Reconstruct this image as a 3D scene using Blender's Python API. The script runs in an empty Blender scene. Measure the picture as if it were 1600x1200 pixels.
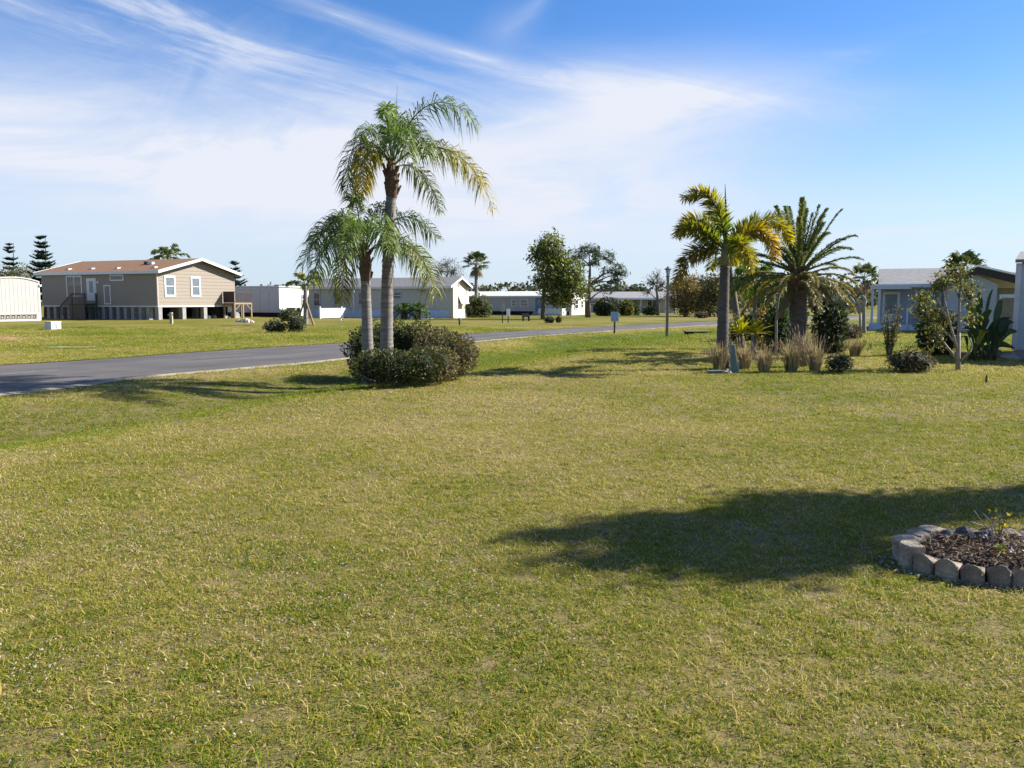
import bpy, bmesh, math, random
import numpy as np
from mathutils import Vector, Matrix

random.seed(7); rng = np.random.default_rng(7)
scene = bpy.context.scene
COL = scene.collection

# ------------------------------------------------------------------ camera
F = 1290.0                       # focal length in pixels of a 1600 px wide frame
CAM_H = 1.6
PITCH = math.atan(130.0 / F)
cam_d = bpy.data.cameras.new('camera'); cam = bpy.data.objects.new('camera', cam_d)
COL.objects.link(cam); scene.camera = cam
cam.location = (0, 0, CAM_H); cam.rotation_euler = (math.pi/2 - PITCH, 0, 0)
cam_d.sensor_width = 36.0; cam_d.lens = 36.0 * F / 1600.0
cam_d.clip_start = 0.05; cam_d.clip_end = 5000

# ------------------------------------------------------------------ light
SUN = Vector((0.965, 0.262, 0.68)).normalized()
EXPOSURE = 1.25
SKY_STRENGTH = 0.068
SUN_STRENGTH = 5.0
vs = scene.view_settings
vs.view_transform = 'Standard'; vs.look = 'None'; vs.gamma = 1.0; vs.exposure = EXPOSURE
vs.use_curve_mapping = False
scene.cycles.use_denoising = True; scene.cycles.denoiser = 'OPENIMAGEDENOISE'; scene.cycles.denoising_input_passes = 'RGB_ALBEDO_NORMAL'
scene.cycles.use_adaptive_sampling = True; scene.cycles.adaptive_threshold = 0.015
scene.cycles.max_bounces = 4; scene.cycles.diffuse_bounces = 2; scene.cycles.glossy_bounces = 2
scene.cycles.transmission_bounces = 4; scene.cycles.transparent_max_bounces = 6

sl = bpy.data.lights.new('sun', 'SUN'); sl.energy = SUN_STRENGTH; sl.angle = math.radians(0.6); sl.color = (1.0, 0.95, 0.87)
so = bpy.data.objects.new('sun', sl); COL.objects.link(so)
so.location = (30, 15, 40); so.rotation_euler = SUN.to_track_quat('Z', 'Y').to_euler()

world = bpy.data.worlds.new('World'); scene.world = world; world.use_nodes = True
wt = world.node_tree; wt.nodes.clear()

class E:                                   # small expression wrapper over math nodes
    tree = wt
    def __init__(s, sock): s.s = sock
    @staticmethod
    def m(op, *a):
        n = E.tree.nodes.new('ShaderNodeMath'); n.operation = op
        for i, v in enumerate(a):
            if isinstance(v, E): E.tree.links.new(v.s, n.inputs[i])
            else: n.inputs[i].default_value = v
        return E(n.outputs[0])
    def __add__(s, o): return E.m('ADD', s, o)
    __radd__ = __add__
    def __sub__(s, o): return E.m('SUBTRACT', s, o)
    def __rsub__(s, o): return E.m('SUBTRACT', o, s)
    def __mul__(s, o): return E.m('MULTIPLY', s, o)
    __rmul__ = __mul__
    def __truediv__(s, o): return E.m('DIVIDE', s, o)
    def clamp(s): return E.m('MINIMUM', E.m('MAXIMUM', s, 0.0), 1.0)
    def smooth(s, a, b):
        n = E.tree.nodes.new('ShaderNodeMapRange'); n.interpolation_type = 'SMOOTHSTEP'
        E.tree.links.new(s.s, n.inputs[0]); n.inputs[1].default_value = a; n.inputs[2].default_value = b
        return E(n.outputs[0])
def noise(x, y, z=0.0, scale=1.0, detail=5, rough=0.55, dist=0.0):
    c = E.tree.nodes.new('ShaderNodeCombineXYZ')
    for i, v in enumerate((x, y, z)):
        if isinstance(v, E): E.tree.links.new(v.s, c.inputs[i])
        else: c.inputs[i].default_value = v
    n = E.tree.nodes.new('ShaderNodeTexNoise')
    n.inputs['Scale'].default_value = scale; n.inputs['Detail'].default_value = detail
    n.inputs['Roughness'].default_value = rough; n.inputs['Distortion'].default_value = dist
    E.tree.links.new(c.outputs[0], n.inputs['Vector']); return E(n.outputs['Fac'])

def build_world():
    N, L = wt.nodes, wt.links
    out = N.new('ShaderNodeOutputWorld'); bg = N.new('ShaderNodeBackground')
    sky = N.new('ShaderNodeTexSky'); sky.sky_type = 'NISHITA'; sky.sun_disc = False
    sky.sun_elevation = math.asin(SUN.z); sky.sun_rotation = math.atan2(SUN.x, SUN.y)
    sky.air_density = 1.0; sky.dust_density = 0.15; sky.ozone_density = 2.0; sky.altitude = 0
    tc = N.new('ShaderNodeTexCoord'); sp = N.new('ShaderNodeSeparateXYZ')
    L.new(tc.outputs['Generated'], sp.inputs[0])
    x, y, z = (E(sp.outputs[i]) for i in range(3))
    U = E.m('ARCTAN2', x, y) * 1000.0            # azimuth, mrad, 0 = straight ahead
    V = E.m('ARCSINE', z) * 1000.0               # elevation, mrad
    cmb = N.new('ShaderNodeCombineXYZ'); L.new(U.s, cmb.inputs[0]); L.new(V.s, cmb.inputs[1])
    def mr(px, py):
        az = math.atan((px-800)/F); return az*1000, math.atan((470-py)/F*math.cos(az))*1000
    def mapped(deg, cx=0.0, cy=0.0, sx=1.0, sy=1.0, z=0.0):
        m = N.new('ShaderNodeMapping'); m.vector_type = 'TEXTURE'; L.new(cmb.outputs[0], m.inputs['Vector'])
        m.inputs['Location'].default_value = (cx, cy, z); m.inputs['Rotation'].default_value = (0, 0, math.radians(deg)); m.inputs['Scale'].default_value = (sx, sy, 1)
        return m.outputs[0]
    def blob(px, py, rx, ry, deg=0.0):
        g = N.new('ShaderNodeTexGradient'); g.gradient_type = 'QUADRATIC_SPHERE'
        L.new(mapped(deg, *mr(px, py), rx*.775*2.1, ry*.775*2.1), g.inputs[0]); return E(g.outputs['Fac'])
    def nz(deg, sx, sy, z, detail, rough, dist):
        n = N.new('ShaderNodeTexNoise'); n.inputs['Scale'].default_value = 1.0; n.inputs['Detail'].default_value = detail
        n.inputs['Roughness'].default_value = rough; n.inputs['Distortion'].default_value = dist
        L.new(mapped(deg, 0, 0, 1/sx, 1/sy, z), n.inputs['Vector']); return E(n.outputs['Fac'])
    # wispy noise, streaks falling to the right, and soft bank noise
    st = nz(-13, .0036, .030, 0.0, 9, .68, .7); bank = nz(5, .0035, .014, 7.7, 8, .62, .5)
    feather = nz(38, .008, .022, 2.2, 5, .6, 1.2); low = nz(3, .0030, .045, 5.0, 3, .55, .3)
    B = bank.smooth(.25, .66); S = st.smooth(.42, .66); Fh = feather.smooth(.36, .72); Lw = low.smooth(.42, .7)
    d = 0.0
    d = d + blob(40, 240, 640, 100, -4)*(B*.7 + .6)
    d = d + blob(520, 270, 480, 95, -6)*(B*.6 + .45)
    d = d + blob(830, 310, 400, 90, -3)*(B*.6 + .36)
    d = d + blob(1010, 178, 215, 62, 0)*(B*.8 + .5)
    d = d + blob(1180, 165, 170, 30, -6)*(S*.32 + .22)
    d = d + blob(930, 130, 150, 26, -8)*(S*.3 + .12)
    d = d + blob(420, 110, 380, 62, -10)*(Fh*.12 + S*.52 + .06)
    d = d + blob(560, 50, 300, 12, -15)*(S*.5 + .3)
    d = d + blob(735, 100, 160, 11, -13)*(S*.4 + .35)
    d = d + blob(225, 20, 170, 17, -13)*(S*.4 + .24)
    d = d + blob(60, 26, 150, 13, -11)*(S*.34 + .26)
    d = d + blob(340, 130, 100, 36, 30)*(Fh*.22)
    d = d + blob(792, 62, 44, 26, 30)*(Fh*.25 + .22)
    d = d + blob(838, 26, 44, 11, 38)*(Fh*.2 + .16)
    d = d + blob(640, 4, 70, 9, 0)*(S*.3 + .1)
    d = d + blob(800, 203, 80, 8, 12)*.28
    d = d + blob(1310, 98, 80, 14, 8)*(S*.2 + .06)
    d = d + blob(1480, 385, 280, 44, 2)*(Lw*.8 + .10)
    d = d + blob(300, 376, 280, 18, 2)*(Lw*.4 + .16)
    # the same thin cloud goes on all round the sky, outside the mapped part
    veil = (S*.14 + B*.08) * V.smooth(40, 260)
    off = E.m('ABSOLUTE', U).smooth(620, 900)
    up = V.smooth(400, 620)
    d = d + veil * E.m('MAXIMUM', off, up)
    d = (d * .92).clamp()
    haze = V.smooth(280, -20) * .80                      # pale air over the horizon
    hs = N.new('ShaderNodeHueSaturation'); hs.inputs['Saturation'].default_value = 1.32
    L.new(sky.outputs[0], hs.inputs['Color'])
    wb = N.new('ShaderNodeMixRGB'); wb.blend_type = 'MULTIPLY'; wb.inputs[0].default_value = 1.0; wb.inputs[2].default_value = (.92, .89, 1.07, 1); L.new(hs.outputs[0], wb.inputs[1])
    mh = N.new('ShaderNodeMixRGB'); L.new(haze.s, mh.inputs[0]); L.new(wb.outputs[0], mh.inputs[1])
    k = 1.0 / SKY_STRENGTH
    mh.inputs[2].default_value = (.235*k, .312*k, .395*k, 1)
    mx = N.new('ShaderNodeMixRGB'); L.new(d.s, mx.inputs[0]); L.new(mh.outputs[0], mx.inputs[1])
    mx.inputs[2].default_value = (.345*k, .362*k, .405*k, 1)
    L.new(mx.outputs[0], bg.inputs[0]); bg.inputs[1].default_value = SKY_STRENGTH
    L.new(bg.outputs[0], out.inputs[0])
build_world()
world.cycles.sampling_method = 'NONE'      # the sky is soft: rays find it without a light map

# ------------------------------------------------------------------ places
def ray(px, py):
    a = (px-800)/F; b = (600-py)/F
    return a, math.cos(PITCH) + b*math.sin(PITCH), -math.sin(PITCH) + b*math.cos(PITCH)
def P(px, py, d):
    x, y, z = ray(px, py); return Vector((x/y*d, d, CAM_H + z/y*d))
def G(px, py):
    x, y, z = ray(px, py); t = -CAM_H/z; return Vector((x*t, y*t, 0))

def catmull(pts, n):
    p = [np.array(q[:2], float) for q in pts]; p = [2*p[0]-p[1]] + p + [2*p[-1]-p[-2]]
    out = []
    for i in range(1, len(p)-2):
        for k in range(n):
            t = k/n
            out.append(.5*((2*p[i]) + (p[i+1]-p[i-1])*t + (2*p[i-1]-5*p[i]+4*p[i+1]-p[i+2])*t*t + (3*p[i]-p[i-1]-3*p[i+1]+p[i+2])*t**3))
    out.append(p[-2]); return np.array(out)
NEAR = catmull([(-40,-8),(-24,-1.5),(-14.5,5),(-10.2,10.5),(-8.55,14.4),(-7.75,17.2),(-6.15,19.85),(-4.66,22.7),(-1.14,32.8),(3.14,40.5),(9.1,49),(17,59),(32,76),(60,105),(110,155)], 8)
FAR = catmull([(-46,-3),(-30,4.5),(-21,11.5),(-16,16.3),(-12.7,20.4),(-11.2,22.6),(-9.3,26.6),(-6.4,31.3),(-2.15,39.7),(2.5,46.9),(8.3,55.3),(15.5,64.5),(30,81),(57,110),(106,160)], 8)

def sdist(pts, line):
    """signed distance to a polyline: positive right of its direction"""
    pts = np.asarray(pts, float); best = np.full(len(pts), 1e9); sg = np.zeros(len(pts))
    for a, b in zip(line[:-1], line[1:]):
        ab = b-a; L2 = ab@ab
        t = np.clip(((pts-a)@ab)/L2, 0, 1); q = a + t[:,None]*ab; dv = pts-q
        dd = np.hypot(dv[:,0], dv[:,1]); c = dv[:,0]*ab[1]-dv[:,1]*ab[0]
        m = dd < best-1e-9; best[m] = dd[m]; sg[m] = np.sign(c[m])
    return best*sg
def vnoise(x, y, s, seed):
    r = np.random.default_rng(seed); T = r.random((256, 256))
    x = x/s + 1000; y = y/s + 1000
    xi = np.floor(x).astype(int); yi = np.floor(y).astype(int); fx = x-xi; fy = y-yi
    fx = fx*fx*(3-2*fx); fy = fy*fy*(3-2*fy)
    g = lambda i, j: T[i % 256, j % 256]
    return (g(xi,yi)*(1-fx)+g(xi+1,yi)*fx)*(1-fy) + (g(xi,yi+1)*(1-fx)+g(xi+1,yi+1)*fx)*fy
def heights(pts):
    pts = np.asarray(pts, float); sn = sdist(pts, NEAR); sf = sdist(pts, FAR)
    h = -.20*np.exp(-((sn-3.4)/1.25)**2) * (pts[:,1] < 95)
    h += .03*(vnoise(pts[:,0], pts[:,1], 4.0, 3)-.5)
    road = np.minimum(-sn, sf)                     # inside the road when > 0
    h = np.where(road > -.05, -.05, h)
    return h, sn, sf
def H(x, y): return float(heights([(x, y)])[0][0])
def dryness(pts, sn, sf):
    x, y = pts[:,0], pts[:,1]
    f = .42*vnoise(x, y, 5.0, 11) + .30*vnoise(x, y, 1.7, 12) + .28*vnoise(x, y, .55, 13)
    f = (f-.5)*1.75 + .46
    f = f + .30*np.exp(-((sn-1.0)/.8)**2) - .85*np.exp(-((sn-3.6)/1.5)**2) + .15*np.exp(-((sf+1.0)/.9)**2)
    return np.clip(f, 0, 1)

# ------------------------------------------------------------------ materials
MATS = {}
def mat(name, col, rough=.7, metal=0.0, bump=0.0, bscale=30.0, var=.15, vscale=4.0, spec=.4, stretch=(1,1,1)):
    if name in MATS: return MATS[name]
    m = bpy.data.materials.new(name); m.use_nodes = True; t = m.node_tree; N, L = t.nodes, t.links
    b = N['Principled BSDF']; b.inputs['Roughness'].default_value = rough; b.inputs['Metallic'].default_value = metal
    b.inputs['Specular IOR Level'].default_value = spec
    tc = N.new('ShaderNodeTexCoord'); mp = N.new('ShaderNodeMapping'); L.new(tc.outputs['Object'], mp.inputs[0])
    mp.inputs['Scale'].default_value = stretch
    n = N.new('ShaderNodeTexNoise'); n.inputs['Scale'].default_value = vscale; n.inputs['Detail'].default_value = 6
    L.new(mp.outputs[0], n.inputs['Vector'])
    r = N.new('ShaderNodeMapRange'); r.inputs[1].default_value = .25; r.inputs[2].default_value = .75
    r.inputs[3].default_value = 1-var; r.inputs[4].default_value = 1+var; L.new(n.outputs['Fac'], r.inputs[0])
    mu = N.new('ShaderNodeVectorMath'); mu.operation = 'SCALE'; mu.inputs[0].default_value = col[:3]
    L.new(r.outputs[0], mu.inputs['Scale']); L.new(mu.outputs[0], b.inputs['Base Color'])
    if bump:
        n2 = N.new('ShaderNodeTexNoise'); n2.inputs['Scale'].default_value = bscale; n2.inputs['Detail'].default_value = 5
        L.new(mp.outputs[0], n2.inputs['Vector'])
        bp = N.new('ShaderNodeBump'); bp.inputs['Strength'].default_value = bump; bp.inputs['Distance'].default_value = .02
        L.new(n2.outputs['Fac'], bp.inputs['Height']); L.new(bp.outputs[0], b.inputs['Normal'])
    MATS[name] = m; return m

def foliage_mat(name, trans=.35, rough=.45, spec=.35):
    m = bpy.data.materials.new(name); m.use_nodes = True; t = m.node_tree; N, L = t.nodes, t.links
    b = N['Principled BSDF']; b.inputs['Roughness'].default_value = rough; b.inputs['Specular IOR Level'].default_value = spec
    a = N.new('ShaderNodeAttribute'); a.attribute_name = 'Col'
    L.new(a.outputs['Color'], b.inputs['Base Color'])
    tr = N.new('ShaderNodeBsdfTranslucent'); hs = N.new('ShaderNodeHueSaturation')
    hs.inputs['Saturation'].default_value = 1.1; hs.inputs['Value'].default_value = 1.25
    L.new(a.outputs['Color'], hs.inputs['Color']); L.new(hs.outputs[0], tr.inputs['Color'])
    mx = N.new('ShaderNodeMixShader'); mx.inputs[0].default_value = trans
    L.new(b.outputs[0], mx.inputs[1]); L.new(tr.outputs[0], mx.inputs[2]); L.new(mx.outputs[0], N['Material Output'].inputs[0])
    MATS[name] = m; return m
FOL = foliage_mat('foliage', .35, .5, .22); DRYFOL = foliage_mat('dry_foliage', .25, .8, .1)
GLOSSY = foliage_mat('glossy_foliage', .25, .55, .25)

# ------------------------------------------------------------------ building helpers
def tag(o, label=None, cat=None, group=None, kind=None):
    if label: o['label'] = label
    if cat: o['category'] = cat
    if group: o['group'] = group
    if kind: o['kind'] = kind
    return o
def thing(name, label, cat, loc=(0,0,0), rz=0.0, group=None):
    o = bpy.data.objects.new(name, None); o.empty_display_size = .2; COL.objects.link(o)
    o.location = loc; o.rotation_euler = (0, 0, rz); return tag(o, label, cat, group)
def link_mesh(name, me, parent=None):
    o = bpy.data.objects.new(name, me); COL.objects.link(o)
    if parent is not None: o.parent = parent
    return o

class MB:
    def __init__(s): s.v = []; s.f = []; s.c = []
    def add(s, vs, fs, col=(1,1,1)):
        k = len(s.v); s.v += [tuple(q) for q in vs]
        s.f += [tuple(i+k for i in f) for f in fs]; s.c += [tuple(col[:3])]*len(fs); return s
    def hexa(s, p, col=(1,1,1)):     # 8 corners: bottom 0-3, top 4-7 (counter-clockwise)
        return s.add(p, [(3,2,1,0),(4,5,6,7),(0,1,5,4),(1,2,6,5),(2,3,7,6),(3,0,4,7)], col)
    def box(s, x0, x1, y0, y1, z0, z1, col=(1,1,1)):
        return s.hexa([(x0,y0,z0),(x1,y0,z0),(x1,y1,z0),(x0,y1,z0),(x0,y0,z1),(x1,y0,z1),(x1,y1,z1),(x0,y1,z1)], col)
    def tbox(s, T, u0, u1, v0, v1, n0, n1, col=(1,1,1)):   # box in wall coordinates
        return s.hexa([T(u0,v0,n1),T(u1,v0,n1),T(u1,v0,n0),T(u0,v0,n0),T(u0,v1,n1),T(u1,v1,n1),T(u1,v1,n0),T(u0,v1,n0)], col)
    def beam(s, a, b, w, h=None, col=(1,1,1)):
        a, b = Vector(a), Vector(b); h = h or w; d = (b-a).normalized()
        u = Vector((0,0,1)) if abs(d.z) < .95 else Vector((0,1,0))
        sd = d.cross(u).normalized()*w/2; up = sd.cross(d).normalized()*h/2
        return s.hexa([a-sd-up, a+sd-up, b+sd-up, b-sd-up, a-sd+up, a+sd+up, b+sd+up, b-sd+up], col)
    def tube(s, pts, rad, n=8, cap=True, col=(1,1,1)):
        pts = [Vector(p) for p in pts]; k = len(pts); rings = []
        up = Vector((.13,.07,1)).normalized()
        for i, p in enumerate(pts):
            d = (pts[min(i+1,k-1)]-pts[max(i-1,0)])
            d = d.normalized() if d.length > 1e-9 else Vector((0,0,1))
            u = up if abs(d.dot(up)) < .97 else Vector((1,0,.1)).normalized()
            x = d.cross(u).normalized(); y = d.cross(x); r = rad[i] if hasattr(rad, '__len__') else rad
            rings.append([p + (x*math.cos(2*math.pi*j/n) + y*math.sin(2*math.pi*j/n))*r for j in range(n)])
        vs = [q for r in rings for q in r]
        fs = [(i*n+j, i*n+(j+1)%n, (i+1)*n+(j+1)%n, (i+1)*n+j) for i in range(k-1) for j in range(n)]
        if cap: fs += [tuple(range(n-1,-1,-1)), tuple((k-1)*n+j for j in range(n))]
        return s.add(vs, fs, col)
    def prism(s, poly, ax0, ax1, axis=0, col=(1,1,1)):
        """polygon (list of 2-tuples) swept along an axis: 0 -> (y,z) along x, 1 -> (x,z) along y, 2 -> (x,y) along z"""
        n = len(poly)
        pt = {0: lambda a,q: (a,q[0],q[1]), 1: lambda a,q: (q[0],a,q[1]), 2: lambda a,q: (q[0],q[1],a)}[axis]
        vs = [pt(ax0,q) for q in poly] + [pt(ax1,q) for q in poly]
        fs = [tuple(range(n-1,-1,-1)), tuple(range(n,2*n))] + [(i,(i+1)%n,n+(i+1)%n,n+i) for i in range(n)]
        return s.add(vs, fs, col)
    def build(s, name, material, parent=None, smooth=False, rel=False, bevel=0, fixn=True):
        v = s.v
        if rel and parent is not None:
            l = parent.location; v = [(a[0]-l.x, a[1]-l.y, a[2]-l.z) for a in v]
        me = bpy.data.meshes.new(name); me.from_pydata(v, [], s.f)
        at = me.attributes.new('Col', 'FLOAT_COLOR', 'FACE')
        at.data.foreach_set('color', np.hstack([np.array(s.c, np.float32), np.ones((len(s.c),1), np.float32)]).ravel())
        if fixn:
            bm = bmesh.new(); bm.from_mesh(me); bmesh.ops.recalc_face_normals(bm, faces=bm.faces); bm.to_mesh(me); bm.free()
        me.materials.append(material)
        if smooth: me.polygons.foreach_set('use_smooth', [True]*len(me.polygons))
        o = link_mesh(name, me, parent)
        if bevel:
            b = o.modifiers.new('bevel', 'BEVEL'); b.width = bevel; b.segments = 2; b.limit_method = 'ANGLE'
        return o

def np_mesh(name, verts, faces, cols, material, parent=None, smooth=False):
    verts = np.asarray(verts, np.float32); faces = np.asarray(faces, np.int32); M, K = faces.shape
    if parent is not None: verts = verts - np.array(parent.location, np.float32)
    me = bpy.data.meshes.new(name); me.vertices.add(len(verts)); me.vertices.foreach_set('co', verts.ravel())
    me.loops.add(M*K); me.loops.foreach_set('vertex_index', faces.ravel())
    me.polygons.add(M); me.polygons.foreach_set('loop_start', np.arange(0, M*K, K, dtype=np.int32))
    me.update(calc_edges=True)
    if cols is not None:
        at = me.attributes.new('Col', 'FLOAT_COLOR', 'FACE')
        at.data.foreach_set('color', np.hstack([np.asarray(cols, np.float32), np.ones((M,1), np.float32)]).ravel())
    me.materials.append(material)
    return link_mesh(name, me, parent)

def unit(a): return a/np.maximum(np.linalg.norm(a, axis=-1, keepdims=True), 1e-9)
def leaves(centers, size, cols, name, material, parent, outdir=None, aspect=.45, r=rng, droop=0.0, jit=.35):
    """diamond leaves, one folded quad each"""
    c = np.asarray(centers, float); n = len(c)
    d = unit(r.normal(size=(n,3)))
    if outdir is not None: d = unit(d + 1.2*outdir)
    d[:,2] -= droop; d = unit(d)
    s = unit(np.cross(d, r.normal(size=(n,3)))); nn = np.cross(s, d)
    L = size*(1-jit + 2*jit*r.random((n,1))); W = L*aspect
    v = np.stack([c - d*L*.5, c + s*W*.5 + nn*L*.06, c + d*L*.5, c - s*W*.5 + nn*L*.06], 1).reshape(-1,3)
    f = np.arange(n*4).reshape(n,4)
    return np_mesh(name, v, f, cols, material, parent)
def pick_cols(n, pal, w=None, jit=.2, r=rng):
    pal = np.array(pal, float); idx = r.choice(len(pal), n, p=None if w is None else np.array(w)/sum(w))
    return np.clip(pal[idx]*(1 + jit*r.normal(size=(n,1))), .003, 1)

# ================================================================== THE SETTING
def lawn_mat(name, blades):
    m = bpy.data.materials.new(name); m.use_nodes = True; t = m.node_tree; N, L = t.nodes, t.links
    E.tree = t
    b = N['Principled BSDF']; b.inputs['Roughness'].default_value = .75; b.inputs['Specular IOR Level'].default_value = .12
    a = N.new('ShaderNodeAttribute'); a.attribute_name = 'dry'; a.attribute_type = 'INSTANCER' if blades else 'GEOMETRY'
    g = N.new('ShaderNodeNewGeometry'); sp = N.new('ShaderNodeSeparateXYZ'); L.new(g.outputs['Position'], sp.inputs[0])
    x, y = E(sp.outputs[0]), E(sp.outputs[1])
    fine = noise(x, y, 0, 9.0, 4, .6); tiny = noise(x, y, 4.0, 46.0, 3, .6)
    f = E(a.outputs['Fac'])*.62 + (fine-.5)*.5 + .09
    if blades:
        c = N.new('ShaderNodeAttribute'); c.attribute_name = 'Col'
        f = f + (E(c.outputs['Fac'])-.5)*1.25 + .0
    else:
        f = f + (tiny-.5)*.9 + .05
    r = N.new('ShaderNodeValToRGB'); L.new(f.s, r.inputs[0]); e = r.color_ramp.elements
    e[0].position = 0.0; e[0].color = (.095, .185, .014, 1); e[1].position = 1.0; e[1].color = (.60, .50, .29, 1)
    for p, c in ((.20, (.205, .240, .017, 1)), (.45, (.345, .318, .036, 1)), (.64, (.44, .375, .078, 1)), (.82, (.49, .36, .13, 1))):
        k = e.new(p); k.color = c
    if blades: L.new(r.outputs[0], b.inputs['Base Color'])
    else:                                            # soil and thatch show between the modelled blades
        th = N.new('ShaderNodeAttribute'); th.attribute_name = 'thatch'
        tr2 = N.new('ShaderNodeValToRGB'); L.new((tiny*.6+fine*.4).s, tr2.inputs[0]); q = tr2.color_ramp.elements
        q[0].position = .3; q[0].color = (.070,.056,.020,1); q[1].position = .75; q[1].color = (.27,.205,.09,1)
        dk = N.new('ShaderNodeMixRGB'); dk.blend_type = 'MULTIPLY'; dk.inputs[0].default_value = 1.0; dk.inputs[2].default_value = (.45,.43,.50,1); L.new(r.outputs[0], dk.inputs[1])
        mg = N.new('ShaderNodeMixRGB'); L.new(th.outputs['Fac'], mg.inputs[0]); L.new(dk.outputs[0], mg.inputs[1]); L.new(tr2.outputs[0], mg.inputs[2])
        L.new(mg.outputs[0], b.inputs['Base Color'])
    if blades:
        tr = N.new('ShaderNodeBsdfTranslucent'); L.new(r.outputs[0], tr.inputs[0])
        mx = N.new('ShaderNodeMixShader'); mx.inputs[0].default_value = .45
        L.new(b.outputs[0], mx.inputs[1]); L.new(tr.outputs[0], mx.inputs[2]); L.new(mx.outputs[0], N['Material Output'].inputs[0])
    else:
        bp = N.new('ShaderNodeBump'); bp.inputs['Strength'].default_value = .55; bp.inputs['Distance'].default_value = .03
        bn = noise(x, y, 8.0, 30.0, 5, .7); L.new(bn.s, bp.inputs['Height']); L.new(bp.outputs[0], b.inputs['Normal'])
    return m
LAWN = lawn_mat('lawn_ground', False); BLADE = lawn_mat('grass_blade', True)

def build_ground():
    def axis(lo, hi, fine, far0, far1):
        a = list(np.arange(lo, hi+1e-6, fine)); s = fine; q = hi
        while q < far1: s *= 1.35; q += s; a.append(q)
        s = fine; q = lo
        while q > far0: s *= 1.35; q -= s; a.insert(0, q)
        return np.array(a)
    X = axis(-45, 40, .5, -2500, 2500); Y = axis(-4, 100, .5, -600, 3500)
    gx, gy = np.meshgrid(X, Y); pts = np.stack([gx.ravel(), gy.ravel()], 1)
    h, sn, sf = heights(pts); dr = dryness(pts, sn, sf)
    nx, ny = len(X), len(Y)
    i = np.arange(nx*ny).reshape(ny, nx)
    f = np.stack([i[:-1,:-1], i[:-1,1:], i[1:,1:], i[1:,:-1]], -1).reshape(-1,4)
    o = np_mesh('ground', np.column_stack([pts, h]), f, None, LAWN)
    at = o.data.attributes.new('dry', 'FLOAT', 'POINT'); at.data.foreach_set('value', dr.astype(np.float32))
    at = o.data.attributes.new('thatch', 'FLOAT', 'POINT'); at.data.foreach_set('value', np.clip((26-np.hypot(pts[:,0], pts[:,1]))/12, 0, .85).astype(np.float32))
    o.data.polygons.foreach_set('use_smooth', [True]*len(o.data.polygons))
    tag(o, 'mown lawn ground of green and straw patches reaching the horizon', None, None, 'structure')
build_ground()

def asphalt():
    m = bpy.data.materials.new('asphalt'); m.use_nodes = True; t = m.node_tree; N, L = t.nodes, t.links; E.tree = t
    b = N['Principled BSDF']; b.inputs['Roughness'].default_value = .82; b.inputs['Specular IOR Level'].default_value = .35
    g = N.new('ShaderNodeNewGeometry'); sp = N.new('ShaderNodeSeparateXYZ'); L.new(g.outputs['Position'], sp.inputs[0])
    x, y = E(sp.outputs[0]), E(sp.outputs[1])
    a = N.new('ShaderNodeAttribute'); a.attribute_name = 'across'; ac = E(a.outputs['Fac'])
    streak = noise(ac*6.0, (x+y)*.10, 0, 1.0, 4, .6); gr = noise(x, y, 0, 60, 3, .7); bl = noise(x, y, 5, .6, 4, .6)
    f = (streak-.5)*.95 + (gr-.5)*.3 + (bl-.5)*.6 + .52
    r = N.new('ShaderNodeValToRGB'); L.new(f.s, r.inputs[0]); e = r.color_ramp.elements
    e[0].position = .3; e[0].color = (.056, .051, .047, 1); e[1].position = .8; e[1].color = (.132, .121, .110, 1)
    L.new(r.outputs[0], b.inputs['Base Color'])
    bp = N.new('ShaderNodeBump'); bp.inputs['Strength'].default_value = .4; bp.inputs['Distance'].default_value = .01
    L.new(gr.s, bp.inputs['Height']); L.new(bp.outputs[0], b.inputs['Normal'])
    return m
def resample(line, n):
    s = np.r_[0, np.cumsum(np.hypot(*np.diff(line, axis=0).T))]; q = np.linspace(0, s[-1], n)
    return np.column_stack([np.interp(q, s, line[:,0]), np.interp(q, s, line[:,1])])
NR, FR = NEAR, FAR
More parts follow.
